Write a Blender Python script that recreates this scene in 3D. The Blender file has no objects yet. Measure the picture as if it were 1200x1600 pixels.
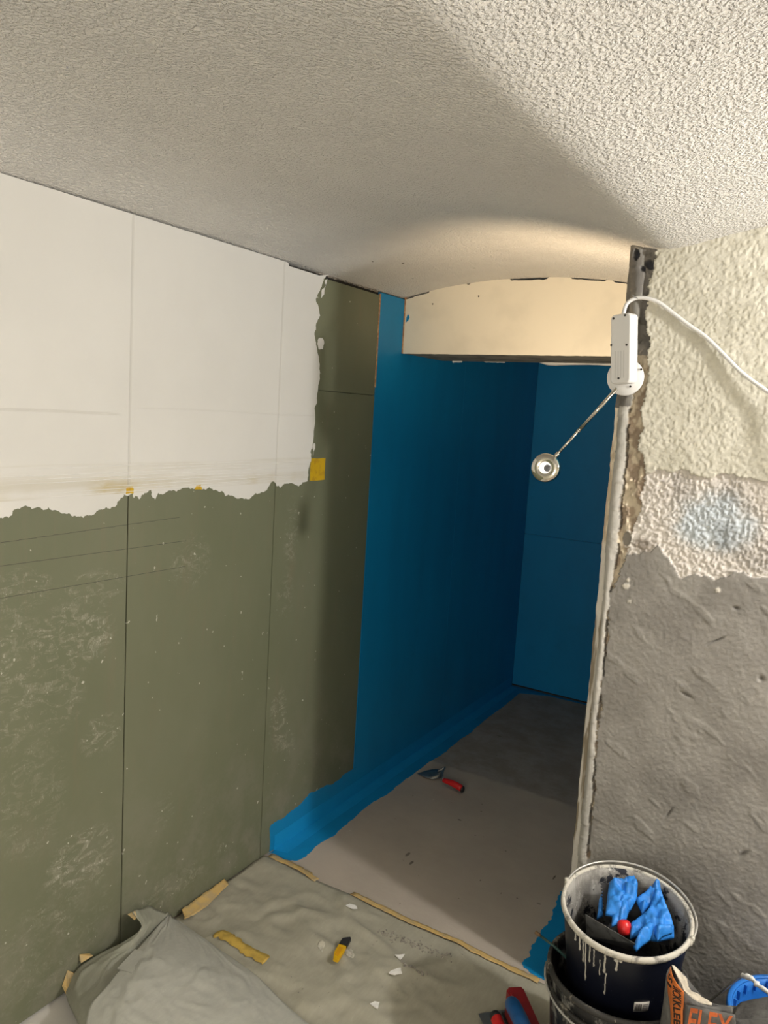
import bpy, bmesh, math, random
import numpy as np
from mathutils import Vector, Matrix
from mathutils.geometry import delaunay_2d_cdt, tessellate_polygon
random.seed(7)
S = bpy.context.scene
COL = S.collection
PI = math.pi

# ------------------------------------------------------------------ camera
FPX, PITCH, ROLL, YAW, EYE = 1209.9, 0.1270, -0.05956, 0.54599, 1.65
cy, sy, cp, sp = math.cos(YAW), math.sin(YAW), math.cos(PITCH), math.sin(PITCH)
fwd = Vector((-sy*cp, cy*cp, -sp)); rt = Vector((cy, sy, 0)); dn = fwd.cross(rt)
cr, sr = math.cos(ROLL), math.sin(ROLL)
rt, dn = cr*rt + sr*dn, -sr*rt + cr*dn
cam = bpy.data.cameras.new('camera'); co = bpy.data.objects.new('camera', cam); COL.objects.link(co)
cam.sensor_fit = 'VERTICAL'; cam.sensor_height = 36; cam.sensor_width = 27; cam.lens = 36*FPX/1600
cam.clip_start = 0.02
m = Matrix.Identity(4)
for i in range(3):
    m[i][0] = rt[i]; m[i][1] = -dn[i]; m[i][2] = -fwd[i]
m[2][3] = EYE
co.matrix_world = m
S.camera = co
S.view_settings.view_transform = 'Standard'; S.view_settings.look = 'None'
S.view_settings.exposure = 0.0; S.view_settings.gamma = 1; S.view_settings.use_curve_mapping = False

# ------------------------------------------------------------------ world and lights
w = bpy.data.worlds.new('world'); S.world = w; w.use_nodes = True
w.node_tree.nodes['Background'].inputs[0].default_value = (0.9, 0.95, 1, 1)
w.node_tree.nodes['Background'].inputs[1].default_value = 0.02

def lamp(name, kind, loc, power, color, radius, target=None, angle=None, blend=0.3):
    l = bpy.data.lights.new(name, kind); l.energy = power; l.color = color; l.shadow_soft_size = radius
    o = bpy.data.objects.new(name, l); COL.objects.link(o); o.location = loc
    if target:
        o.rotation_euler = (Vector(target)-Vector(loc)).to_track_quat('-Z', 'Y').to_euler()
    if angle:
        l.spot_size = math.radians(angle); l.spot_blend = blend
    return o
lamp('room_work_light', 'POINT', (0.90, 1.74, 1.99), 100, (1.0, 0.975, 0.945), 0.055)
lamp('room_fill_light', 'POINT', (-0.25, -0.80, 1.42), 49, (1.0, 0.985, 0.965), 0.30)  # unseen soft fill added behind the camera to lift the shade

# ------------------------------------------------------------------ photo ray -> world point on a real plane
def W(px, py, ax, val):
    d = rt*((px-600)/FPX) + dn*((py-800)/FPX) + fwd
    c = Vector((0, 0, EYE)); t = (val-c[ax])/d[ax]
    return c + d*t

# ------------------------------------------------------------------ noise
_rng = np.random.RandomState(3)
_tab = _rng.rand(256, 256)
def vn(x, y, s=0):
    x = np.asarray(x, float)+s*17.3; y = np.asarray(y, float)+s*7.7
    xi = np.floor(x).astype(int); yi = np.floor(y).astype(int); fx = x-xi; fy = y-yi
    fx = fx*fx*(3-2*fx); fy = fy*fy*(3-2*fy)
    a = _tab[xi % 256, yi % 256]; b = _tab[(xi+1) % 256, yi % 256]
    c = _tab[xi % 256, (yi+1) % 256]; d = _tab[(xi+1) % 256, (yi+1) % 256]
    return (a*(1-fx)+b*fx)*(1-fy)+(c*(1-fx)+d*fx)*fy
def fbm(x, y, s=0, o=4):
    r = 0; a = 0.5; t = 0
    for k in range(o):
        r = r+a*vn(np.asarray(x)*2**k, np.asarray(y)*2**k, s+k); t += a; a *= .5
    return r/t

# ------------------------------------------------------------------ materials
class N:
    """small node-tree writer"""
    def __init__(s, name):
        s.m = bpy.data.materials.new(name); s.m.use_nodes = True
        s.t = s.m.node_tree; s.b = s.t.nodes['Principled BSDF']
        s.tc = s.t.nodes.new('ShaderNodeTexCoord'); s.co = s.tc.outputs['Object']
    def lk(s, a, b):
        if isinstance(a, bpy.types.NodeSocket): s.t.links.new(a, b)
        else: b.default_value = a
    def math(s, op, a, b=0.0, c=0.0, clamp=False):
        n = s.t.nodes.new('ShaderNodeMath'); n.operation = op; n.use_clamp = clamp
        s.lk(a, n.inputs[0]); s.lk(b, n.inputs[1]); s.lk(c, n.inputs[2]); return n.outputs[0]
    def noise(s, scale, detail=3, rough=.55, stretch=None, off=(0, 0, 0), dist=0):
        co = s.co
        mp = s.t.nodes.new('ShaderNodeMapping'); s.lk(co, mp.inputs[0])
        mp.inputs[1].default_value = off
        if stretch: mp.inputs[3].default_value = stretch
        n = s.t.nodes.new('ShaderNodeTexNoise'); s.lk(mp.outputs[0], n.inputs['Vector'])
        n.inputs['Scale'].default_value = scale; n.inputs['Detail'].default_value = detail
        n.inputs['Roughness'].default_value = rough; n.inputs['Distortion'].default_value = dist
        return n.outputs[0]
    def ramp(s, v, a, b):
        n = s.t.nodes.new('ShaderNodeMapRange'); n.interpolation_type = 'SMOOTHSTEP'
        s.lk(v, n.inputs[0]); n.inputs[1].default_value = a; n.inputs[2].default_value = b
        return n.outputs[0]
    def mix(s, f, a, b):
        n = s.t.nodes.new('ShaderNodeMix'); n.data_type = 'RGBA'
        s.lk(f, n.inputs[0])
        for v, i in ((a, 6), (b, 7)):
            s.lk(v if isinstance(v, bpy.types.NodeSocket) else (*v, 1), n.inputs[i])
        return n.outputs[2]
    def xyz(s):
        n = s.t.nodes.new('ShaderNodeSeparateXYZ'); s.lk(s.co, n.inputs[0]); return n.outputs
    def attr(s, name='Col'):
        n = s.t.nodes.new('ShaderNodeAttribute'); n.attribute_name = name; return n.outputs['Color']
    def out(s, col, rough=.7, height=None, strength=.5, dist=.002, metal=0, spec=.4):
        s.lk(col if isinstance(col, bpy.types.NodeSocket) else (*col, 1), s.b.inputs['Base Color'])
        s.lk(rough, s.b.inputs['Roughness']); s.b.inputs['Metallic'].default_value = metal
        s.b.inputs['Specular IOR Level'].default_value = spec
        if height is not None:
            bp = s.t.nodes.new('ShaderNodeBump'); bp.inputs['Strength'].default_value = strength
            bp.inputs['Distance'].default_value = dist; s.lk(height, bp.inputs['Height'])
            s.lk(bp.outputs[0], s.b.inputs['Normal'])
        return s.m

def simple(name, col, rough=.6, var=.15, vs=12, bump=.25, bs=80, bd=.001, metal=0, col2=None, lo=.45, hi=.65, spec=.4, detail=4):
    n = N(name)
    c2 = col2 or tuple(c*(1-var*2) for c in col)
    c = n.mix(n.ramp(n.noise(vs, detail), lo, hi), col, c2)
    return n.out(c, rough, n.noise(bs, 3), bump, bd, metal, spec)

M = {}
M['cream_paint'] = simple('cream_paint', (.74, .69, .57), .8, .06, 5, .5, 90, .003)
M['dark_void'] = simple('dark_void', (.03, .026, .022), .95, .1)
M['concrete'] = simple('concrete', (.25, .235, .21), .9, .15, 14, .6, 50, .004)
M['brown_foam'] = simple('brown_foam', (.38, .20, .10), .85, .2, 60, .8, 120, .003, col2=(.55, .36, .22))
M['tape_tan'] = simple('tape_tan', (.55, .375, .14), .5, .1, 30, .5, 60, .002, col2=(.44, .33, .17))
M['tape_mustard'] = simple('tape_mustard', (.50, .335, .07), .5, .1, 40, .5, 80, .001, col2=(.40, .27, .06))
M['tape_yellow'] = simple('tape_yellow', (.60, .38, .015), .4, .1, 40, .4, 80, .001, col2=(.50, .30, .02))
M['white_plastic'] = simple('white_plastic', (.74, .73, .71), .35, .02, 10, .05, 200, .0005)
M['screw_dark'] = simple('screw_dark', (.04, .035, .03), .5, .1)
M['chrome'] = simple('chrome', (.62, .60, .54), .06, .02, 10, 0, 50, .0005, metal=1)
M['brushed_metal'] = simple('brushed_metal', (.36, .36, .34), .35, .1, 30, .15, 200, .0005, metal=.9)
M['wire'] = simple('wire', (.50, .49, .46), .45, .15, 60, .3, 150, .001, metal=.6, col2=(.6, .58, .54))
M['red_plastic'] = simple('red_plastic', (.58, .015, .015), .35, .1, 40, .1, 90)
M['dark_red'] = simple('dark_red', (.30, .016, .02), .45, .1, 30, .1, 90, col2=(.25, .015, .02))
M['black_rubber'] = simple('black_rubber', (.02, .02, .022), .55, .1)
M['blue_plastic'] = simple('blue_plastic', (.015, .10, .30), .4, .1, 30, .1, 90)
M['tub_blue'] = simple('tub_blue', (.02, .16, .55), .35, .1, 30, .1, 90)
M['glove_blue'] = simple('glove_blue', (.03, .22, .66), .45, .1, 40, .5, 90, .002)
M['yellow_plastic'] = simple('yellow_plastic', (.65, .38, .01), .35, .05, 30, .1, 90)
M['plaster_chip'] = simple('plaster_chip', (.80, .78, .74), .8, .05, 60, .5, 150, .001)
M['crumb'] = simple('crumb', (.30, .27, .23), .9, .2, 60, .5, 150, .001)
M['green_stick'] = simple('green_stick', (.03, .07, .06), .5, .1)
M['wood_tip'] = simple('wood_tip', (.20, .12, .06), .7, .1)
M['paper_cream'] = simple('paper_cream', (.62, .55, .44), .8, .15, 40, .6, 70, .003)
M['paper_grey'] = simple('paper_grey', (.105, .102, .096), .6, .2, 25, .9, 40, .005, col2=(.165, .16, .15))
M['paper_orange'] = simple('paper_orange', (.62, .17, .035), .6, .12, 30, .5, 60, .002)
M['ink_black'] = simple('ink_black', (.03, .022, .02), .6, .05)
M['ink_orange'] = simple('ink_orange', (.66, .15, .04), .55, .15, 60, .2, 80)
M['sticker'] = simple('sticker', (.46, .43, .38), .6, .1, 60)
M['steel_dark'] = simple('steel_dark', (.20, .20, .19), .4, .25, 40, .3, 90, .001, metal=.5)
M['pencil'] = simple('pencil', (.06, .06, .045), .8, .05)
M['filler_white'] = simple('filler_white', (.72, .71, .68), .8, .05, 30, .4, 60, .002)

def m_ceiling():
    n = N('ceiling_roughcast')
    a = n.noise(150, 3, .5, dist=.15); b = n.noise(60, 2, .5)
    h = n.math('ADD', n.ramp(a, .38, .68), n.math('MULTIPLY', b, .5))
    x = n.xyz()
    c = n.mix(n.ramp(n.noise(3, 4), .35, .75), (.77, .745, .70), (.71, .685, .645))
    sp = n.ramp(n.noise(26, 2, .5, off=(4, 1, 0)), .735, .76)
    # soot specks scattered close to the opened joint
    near = n.math('MULTIPLY', n.ramp(x['Y'], 1.7, 2.4), n.ramp(x['X'], -.9, -1.55))
    c = n.mix(n.math('MULTIPLY', sp, near), c, (.10, .085, .06))
    return n.out(c, .85, h, .95, .0042, spec=.35)
M['ceiling'] = m_ceiling()

def m_green():
    n = N('green_board'); x = n.xyz()
    c = n.mix(n.ramp(n.noise(2.2, 5, .6, stretch=(1, 1, .5)), .3, .75), (.136, .146, .088), (.168, .174, .112))
    c = n.mix(n.math('MULTIPLY', n.ramp(n.noise(9, 5, .7, stretch=(1, 3, .35)), .5, .85), .35), c, (.20, .15, .10))
    # whitish mortar smears and prints: (y, z, half width, half height, amount)
    spots = [(1.33, 1.14, .13, .06, .5), (1.27, 1.02, .15, .11, .8), (1.36, .72, .08, .07, .8), (1.22, .86, .10, .10, .5),
             (1.30, .37, .13, .12, .9), (1.11, .95, .10, .22, .5), (1.15, .62, .12, .2, .35), (1.12, 1.17, .10, .07, .5),
             (1.68, 1.17, .10, .10, .42), (2.15, .98, .06, .10, .42), (2.14, .52, .06, .14, .75), (2.2, .40, .05, .07, .5), (2.17, 1.2, .05, .16, .45),
             (1.86, .14, .05, .03, .5), (1.60, .40, .05, .08, .22), (1.2, .18, .25, .18, .3), (1.63, .12, .2, .06, .5)]
    tot = None
    for (sy_, sz_, hw, hh, am) in spots:
        dy = n.math('DIVIDE', n.math('SUBTRACT', x['Y'], sy_), hw); dz = n.math('DIVIDE', n.math('SUBTRACT', x['Z'], sz_), hh)
        d = n.math('ADD', n.math('MULTIPLY', dy, dy), n.math('MULTIPLY', dz, dz))
        v = n.math('MULTIPLY', n.ramp(d, 1.0, .2), am)
        tot = v if tot is None else n.math('MAXIMUM', tot, v)
    fine = n.ramp(n.noise(75, 5, .7, stretch=(1, 1.6, .8), dist=1.8), .50, .68)
    brush = n.ramp(n.noise(28, 4, .7, off=(2, 2, 2), stretch=(1, .7, 1.3), dist=1.2), .46, .66)
    c = n.mix(n.math('MULTIPLY', n.math('MULTIPLY', fine, brush), tot, clamp=True), c, (.58, .56, .49))
    c = n.mix(n.math('MULTIPLY', n.math('MULTIPLY', brush, tot), .35), c, (.42, .40, .32))
    dots = n.ramp(n.noise(55, 1, .5, off=(9, 3, 1)), .765, .80)
    c = n.mix(n.math('MULTIPLY', dots, .7), c, (.6, .58, .5))
    low = n.ramp(x['Z'], .75, .0)
    c = n.mix(n.math('MULTIPLY', n.math('MULTIPLY', low, n.ramp(n.noise(7, 5, .7), .4, .7)), .45), c, (.27, .25, .20))
    return n.out(c, .55, n.noise(160, 2), .12, .0008, spec=.4)
M['green'] = m_green()

def m_coat():
    n = N('filler_coat'); x = n.xyz()
    c = n.mix(n.ramp(n.noise(2.5, 4), .3, .7), (.675, .66, .625), (.64, .625, .59))
    inb = n.math('MULTIPLY', n.ramp(x['Z'], 1.389, 1.393), n.ramp(x['Z'], 1.478, 1.470))
    streak = n.ramp(n.noise(14, 5, .65, stretch=(1, .10, 2.6)), .40, .70)
    c = n.mix(n.math('MULTIPLY', n.math('MULTIPLY', inb, streak), .50), c, (.50, .46, .36))
    pat = n.ramp(n.noise(5.2, 2, .5, stretch=(1, 1, .2), off=(0, 2.53, 0)), .46, .72)
    lowb = n.math('MULTIPLY', inb, n.ramp(x['Z'], 1.450, 1.405))
    c = n.mix(n.math('MULTIPLY', n.math('MULTIPLY', n.math('MULTIPLY', pat, lowb), n.ramp(n.noise(40, 4, .6, stretch=(1, .3, 1)), .3, .6)), .85), c, (.44, .34, .12))
    # filled board joints telegraph through the coat
    def line(coord, at, wd):
        return n.ramp(n.math('ABSOLUTE', n.math('SUBTRACT', coord, at)), wd, wd*.3)
    wob = n.math('MULTIPLY', n.math('SUBTRACT', n.noise(1.5, 2), .5), .02)
    g = n.math('ADD', line(x['Y'], 1.44, .006), n.math('MULTIPLY', line(x['Y'], 2.068, .006), .9))
    zz = n.math('ADD', x['Z'], wob)
    g2 = n.math('MULTIPLY', line(zz, 1.605, .005), n.ramp(x['Y'], 1.43, 1.38))
    g3 = n.math('MULTIPLY', line(zz, 1.625, .004), n.ramp(x['Y'], 1.45, 1.5))
    gg = n.math('ADD', g, n.math('ADD', g2, n.math('MULTIPLY', g3, .4)))
    c = n.mix(n.math('MULTIPLY', gg, .30), c, (.45, .43, .38))
    h = n.math('SUBTRACT', n.math('ADD', n.math('MULTIPLY', n.noise(60, 3), .2), n.math('MULTIPLY', streak, n.math('MULTIPLY', inb, .4))), gg)
    return n.out(c, .75, h, .6, .0015, spec=.3)
M['coat'] = m_coat()

def m_blue():
    n = N('blue_membrane')
    c = n.mix(n.ramp(n.noise(3, 5, .6, stretch=(1, 1.5, .35)), .3, .75), (.006, .235, .50), (.007, .20, .435))
    c = n.mix(n.math('MULTIPLY', n.ramp(n.noise(10, 4, .6, off=(3, 3, 1)), .55, .75), .25), c, (.005, .165, .35))
    h = n.math('ADD', n.noise(40, 3, .5, stretch=(1, 1, .3)), n.math('MULTIPLY', n.noise(200, 2), .3))
    return n.out(c, .42, h, .12, .0015, spec=.35)
M['blue'] = m_blue()
def m_blue2():
    n = N('blue_strip')
    c = n.mix(n.ramp(n.noise(8, 4), .3, .75), (.009, .275, .58), (.008, .25, .53))
    return n.out(c, .42, n.noise(90, 2), .15, .001)
M['blue_strip'] = m_blue2()

def m_floor():
    n = N('screed'); x = n.xyz()
    c = n.mix(n.ramp(n.noise(2.5, 6, .65), .3, .72), (.445, .385, .32), (.385, .333, .277))
    c = n.mix(n.math('MULTIPLY', n.ramp(n.noise(14, 5, .7, stretch=(.35, 1, 1)), .45, .75), .4), c, (.44, .39, .33))
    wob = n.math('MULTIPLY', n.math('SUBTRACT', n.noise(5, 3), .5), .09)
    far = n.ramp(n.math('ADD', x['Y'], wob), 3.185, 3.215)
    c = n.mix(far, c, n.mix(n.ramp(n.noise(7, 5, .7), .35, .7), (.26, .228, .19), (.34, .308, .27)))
    c = n.mix(n.math('MULTIPLY', n.ramp(n.noise(34, 2, .5), .735, .765), .75), c, (.13, .11, .09))
    c = n.mix(n.math('MULTIPLY', n.ramp(n.noise(21, 2, .5, off=(5, 5, 5)), .75, .775), .5), c, (.6, .56, .5))
    for (a, b, w_, h_, k_) in ((637, 1335, .008, .020, .7), (643, 1348, .007, .018, .8), (718, 1281, .010, .006, .8), (866, 1371, .004, .020, .9), (842, 1412, .010, .006, .5), (752, 1268, .006, .006, .5), (780, 1150, .02, .008, .4)):
        p_ = W(a, b, 2, 0)
        u = n.math('DIVIDE', n.math('SUBTRACT', x['X'], p_.x), w_); v = n.math('DIVIDE', n.math('SUBTRACT', x['Y'], p_.y), h_)
        d_ = n.math('ADD', n.math('ADD', n.math('MULTIPLY', u, u), n.math('MULTIPLY', v, v)), n.math('MULTIPLY', n.noise(120, 2), .8))
        c = n.mix(n.math('MULTIPLY', n.ramp(d_, 1.3, .7), k_), c, (.10, .085, .07))
    wl = n.math('MULTIPLY', n.ramp(x['Y'], 1.30, 1.28), n.ramp(x['X'], -1.1, -1.2))
    c = n.mix(wl, c, (.60, .57, .52))
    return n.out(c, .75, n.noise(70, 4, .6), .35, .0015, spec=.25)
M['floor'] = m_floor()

def m_fleece(name, a, b, rough=.7):
    n = N(name)
    c = n.mix(n.ramp(n.noise(6, 5, .65), .3, .75), a, b)
    fib = n.noise(90, 4, .7, stretch=(1, .25, 1), dist=.4)
    c = n.mix(n.math('MULTIPLY', n.ramp(fib, .35, .75), .25), c, tuple(min(1, v*1.35) for v in a))
    c = n.mix(n.math('MULTIPLY', n.ramp(n.noise(30, 4, .7, off=(1, 7, 2)), .66, .76), .3), c, tuple(v*1.7 for v in a))
    return n.out(c, rough, n.math('ADD', fib, n.noise(220, 2)), .2, .001, spec=.25)
M['fleece'] = m_fleece('fleece', (.345, .325, .255), (.31, .292, .23))
M['fleece_light'] = m_fleece('fleece_light', (.40, .395, .345), (.36, .355, .31), .55)
M['fleece_under'] = m_fleece('fleece_under', (.285, .285, .225), (.255, .25, .20))

def m_vcol(name, rough, hs, st, dist):
    n = N(name)
    h = n.math('ADD', n.noise(hs, 3, .6), n.math('MULTIPLY', n.noise(hs*3.2, 2), .5))
    c = n.mix(n.math('MULTIPLY', n.noise(hs*1.3, 4), .22), n.attr(), (.1, .09, .08))
    return n.out(c, rough, h, st, dist, spec=.3)
M['plaster_vcol'] = m_vcol('plaster_layers', .85, 170, .4, .0016)

def m_bucket(name, base, dirt, amt, rough=.38):
    n = N(name)
    d = n.math('MULTIPLY', n.ramp(n.noise(32, 6, .75, stretch=(1, 1, .45), dist=.6), 1-amt, 1-amt+.14), .85)
    c = n.mix(d, base, dirt)
    c = n.mix(n.math('MULTIPLY', n.ramp(n.noise(120, 2, .5), .74, .78), .8), c, dirt)
    return n.out(c, n.math('ADD', rough, n.math('MULTIPLY', d, .3)), n.noise(60, 4), .2, .001)
M['bucket_navy'] = m_bucket('bucket_navy', (.006, .0075, .016), (.30, .29, .26), .30)
M['bucket_black'] = m_bucket('bucket_black', (.011, .011, .012), (.27, .26, .235), .50)
M['rim_dirty'] = m_bucket('rim_dirty', (.54, .51, .44), (.12, .115, .105), .50, .6)
M['rim_dark'] = m_bucket('rim_dark', (.035, .033, .03), (.34, .31, .25), .48, .6)
M['mortar_inside'] = m_bucket('mortar_inside', (.30, .288, .265), (.025, .027, .036), .475, .75)
def m_crust():
    n = N('mortar_inside')
    c = n.mix(n.ramp(n.noise(16, 5, .7, stretch=(1, 1, .6), dist=.8), .40, .62), (.36, .345, .315), (.20, .19, .172))
    c = n.mix(n.ramp(n.noise(13, 5, .65, off=(3, 1, 2), dist=.5), .50, .555), c, (.022, .024, .032))
    c = n.mix(n.ramp(n.noise(45, 5, .7, off=(1, 5, 2)), .58, .68), c, (.55, .53, .48))
    return n.out(c, .8, n.noise(55, 5, .7), .8, .003, spec=.3)
M['mortar_inside'] = m_crust()
M['mortar_drip'] = simple('mortar_drip', (.52, .50, .44), .7, .1, 60)

# ------------------------------------------------------------------ mesh helpers
def mesh(name, verts, faces, mat, parent=None, smooth=False, loc=None):
    me = bpy.data.meshes.new(name); me.from_pydata([tuple(v) for v in verts], [], [tuple(f) for f in faces]); me.update()
    me.materials.append(M[mat] if isinstance(mat, str) else mat)
    bm = bmesh.new(); bm.from_mesh(me); bmesh.ops.recalc_face_normals(bm, faces=bm.faces); bm.to_mesh(me); bm.free()
    if smooth: me.polygons.foreach_set('use_smooth', [True]*len(me.polygons))
    o = bpy.data.objects.new(name, me); COL.objects.link(o)
    if parent is not None:
        o.parent = parent
        o.matrix_parent_inverse = parent.matrix_basis.inverted()
    return o
def tag(o, label=None, cat=None, group=None, kind=None):
    if label: o['label'] = label
    if cat: o['category'] = cat
    if group: o['group'] = group
    if kind: o['kind'] = kind
    return o
def empty(name, loc, label, cat, group=None, rot=(0, 0, 0)):
    o = bpy.data.objects.new(name, None); COL.objects.link(o); o.location = loc; o.rotation_euler = rot
    o.empty_display_size = .05
    return tag(o, label, cat, group)
class G:
    """collects verts and faces"""
    def __init__(s): s.v = []; s.f = []
    def add(s, v, f):
        k = len(s.v); s.v += [Vector(p) for p in v]; s.f += [tuple(i+k for i in q) for q in f]; return s
    def box(s, x0, y0, z0, x1, y1, z1, bev=0):
        if bev:
            bm = bmesh.new(); bmesh.ops.create_cube(bm, size=1)
            for q in bm.verts: q.co = Vector(((x0+x1)/2+q.co.x*(x1-x0), (y0+y1)/2+q.co.y*(y1-y0), (z0+z1)/2+q.co.z*(z1-z0)))
            bmesh.ops.bevel(bm, geom=bm.edges[:], offset=bev, segments=2, affect='EDGES')
            bm.verts.ensure_lookup_table()
            s.add([v.co.copy() for v in bm.verts], [[v.index for v in f.verts] for f in bm.faces]); bm.free(); return s
        v = [(x, y, z) for x in (x0, x1) for y in (y0, y1) for z in (z0, z1)]
        return s.add(v, [(0, 1, 3, 2), (4, 6, 7, 5), (0, 4, 5, 1), (2, 3, 7, 6), (0, 2, 6, 4), (1, 5, 7, 3)])
    def tube(s, pts, r, n=10, cap=True):
        pts = [Vector(p) for p in pts]; rs = r if isinstance(r, (list, tuple)) else [r]*len(pts)
        v = []; f = []; ref = None
        for i, p in enumerate(pts):
            t = (pts[min(i+1, len(pts)-1)]-pts[max(i-1, 0)]).normalized()
            if ref is None: ref = t.orthogonal().normalized()
            ref = (ref-t*ref.dot(t)).normalized(); b = t.cross(ref)
            for k in range(n):
                a = 2*PI*k/n; v.append(p+(ref*math.cos(a)+b*math.sin(a))*rs[i])
        for i in range(len(pts)-1):
            for k in range(n):
                f.append((i*n+k, i*n+(k+1) % n, (i+1)*n+(k+1) % n, (i+1)*n+k))
        if cap: f += [tuple(range(n))[::-1], tuple(range((len(pts)-1)*n, len(pts)*n))]
        return s.add(v, f)
    def lathe(s, prof, n=48, axis=None, org=(0, 0, 0), close=False):
        q = Vector((0, 0, 1)).rotation_difference(Vector(axis)) if axis is not None else None
        v = []; f = []
        for (r, z) in prof:
            for k in range(n):
                a = 2*PI*k/n; p = Vector((r*math.cos(a), r*math.sin(a), z))
                if q: p = q @ p
                v.append(p+Vector(org))
        L = len(prof)
        for i in range(L if close else L-1):
            j = (i+1) % L
            for k in range(n):
                f.append((i*n+k, i*n+(k+1) % n, j*n+(k+1) % n, j*n+k))
        if not close:
            if prof[0][0] > 1e-6: f.append(tuple(range(n))[::-1])
            if prof[-1][0] > 1e-6: f.append(tuple(range((L-1)*n, L*n)))
        return s.add(v, f)
    def out(s, name, mat, parent=None, smooth=False): return mesh(name, s.v, s.f, mat, parent, smooth)

def rag(pts, amp, it=3, closed=True, seed=1, keep=()):
    """break an outline up with midpoint displacement (2D)"""
    rnd = random.Random(seed); pts = [Vector(p).to_2d() if len(p) > 2 else Vector(p) for p in pts]
    for k in range(it):
        o = []
        L = len(pts) if closed else len(pts)-1
        for i in range(L):
            a = pts[i]; b = pts[(i+1) % len(pts)]; o.append(a)
            d = b-a
            if d.length > .004:
                nrm = Vector((-d.y, d.x)).normalized()
                o.append((a+b)/2+nrm*rnd.uniform(-1, 1)*min(amp, d.length*.22))
        if not closed: o.append(pts[-1])
        pts = o; amp *= .6
    return pts
def plate(name, out2, to3, thick, mat, parent=None, smooth=False):
    """thin prism: 2D outline -> 3D by to3(u, v, h), h = 0 (back) and thick (front)"""
    n = len(out2)
    tri = tessellate_polygon([[Vector((p[0], p[1], 0)) for p in out2]])
    v = [to3(p[0], p[1], thick) for p in out2]+[to3(p[0], p[1], 0) for p in out2]
    f = [tuple(t) for t in tri]+[tuple(i+n for i in t[::-1]) for t in tri]
    f += [(i, (i+1) % n, (i+1) % n+n, i+n) for i in range(n)]
    return mesh(name, v, f, mat, parent, smooth)
def inpoly(x, y, P):
    c = False; j = len(P)-1
    for i in range(len(P)):
        if (P[i][1] > y) != (P[j][1] > y) and x < (P[j][0]-P[i][0])*(y-P[i][1])/(P[j][1]-P[i][1])+P[i][0]: c = not c
        j = i
    return c
def edist(x, y, P):
    p = Vector((x, y)); b = 9
    for i in range(len(P)):
        a = Vector(P[i][:2]); d = Vector(P[(i+1) % len(P)][:2])-a
        t = max(0, min(1, (p-a).dot(d)/max(d.length_squared, 1e-12))); b = min(b, (p-a-d*t).length)
    return b
def pad(poly, step):
    """triangulated polygon with interior points: (xy list, faces, edge distances)"""
    poly = [Vector(p[:2]) for p in poly]
    bd = []
    for i in range(len(poly)):
        a = poly[i]; b = poly[(i+1) % len(poly)]; k = max(1, int((b-a).length/step))
        bd += [a+(b-a)*j/k for j in range(k)]
    xs = [p.x for p in bd]; ys = [p.y for p in bd]; pts = list(bd)
    yy = min(ys); r = 0
    while yy < max(ys):
        xx = min(xs)+(step/2 if r % 2 else 0)
        while xx < max(xs):
            if inpoly(xx, yy, bd) and edist(xx, yy, poly) > step*.5: pts.append(Vector((xx, yy)))
            xx += step
        yy += step*.87; r += 1
    n = len(bd)
    V, _, F, *_r = delaunay_2d_cdt(pts, [(i, (i+1) % n) for i in range(n)], [], 1, 1e-7)
    return V, [tuple(f) for f in F], [edist(v.x, v.y, poly) for v in V]
def solid(name, V3, F, D3, mat, parent=None, smooth=True):
    """closed shell from a top surface V3 and offset D3 (bottom = V3 + D3)"""
    n = len(V3); ec = {}
    for f in F:
        for i in range(len(f)):
            e = (f[i], f[(i+1) % len(f)]); ec[e] = 1
    v = list(V3)+[Vector(a)+Vector(b) for a, b in zip(V3, D3)]
    f2 = list(F)+[tuple(i+n for i in f[::-1]) for f in F]
    f2 += [(e[1], e[0], e[0]+n, e[1]+n) for e in ec if (e[1], e[0]) not in ec]
    return mesh(name, v, f2, mat, parent, smooth)
def cat(P, t):
    n = len(P)-1; i = min(int(t*n), n-1); u = t*n-i
    a = P[max(i-1, 0)]; b = P[i]; c = P[i+1]; d = P[min(i+2, n)]
    if i == 0: a = b*2-c
    if i+2 > n: d = c*2-b
    return ((b*2)+(c-a)*u+(a*2-b*5+c*4-d)*u*u+(b*3-a-c*3+d)*u**3)*.5
def curve(P, n): P = [Vector(p) for p in P]; return [cat(P, i/(n-1)) for i in range(n)]
def net(R, nu, nv):
    R = [[Vector(p) for p in r] for r in R]
    out = []
    for j in range(nv):
        row = [cat(r, j/(nv-1)) for r in R]
        out.append([cat(row, i/(nu-1)) for i in range(nu)])
    return out, [(j*nu+i, j*nu+i+1, (j+1)*nu+i+1, (j+1)*nu+i) for j in range(nv-1) for i in range(nu-1)]

# ================================================================== SETTING
XL, YF, YB, XR, YN = -1.699, 2.10, 4.47, 2.0, -1.4
XP = -0.574
LY = 2.865

def zceil(X):
    X = np.asarray(X, float)
    def arc(a, b, za, zb): u = (X-a)/(b-a); return za+(zb-za)*u+.083*4*u*(1-u)
    A = arc(-1.72, -.475, 2.131, 2.098); B = arc(-.475, .72, 2.098, 2.098); C = arc(.72, 1.92, 2.098, 2.10)
    k = .014     # plaster is rounded over the beams: smooth maximum of the arcs
    A = np.where(X > -.2, A-1, A); C = np.where(X < .4, C-1, C)
    return k*np.log(np.exp((A-2)/k)+np.exp((B-2)/k)+np.exp((C-2)/k))+2-.004

# floor
fl = G().box(-1.80, YN-.1, -.12, XR+.1, YB+.1, 0).out('floor', 'floor'); tag(fl, kind='structure')
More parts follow.
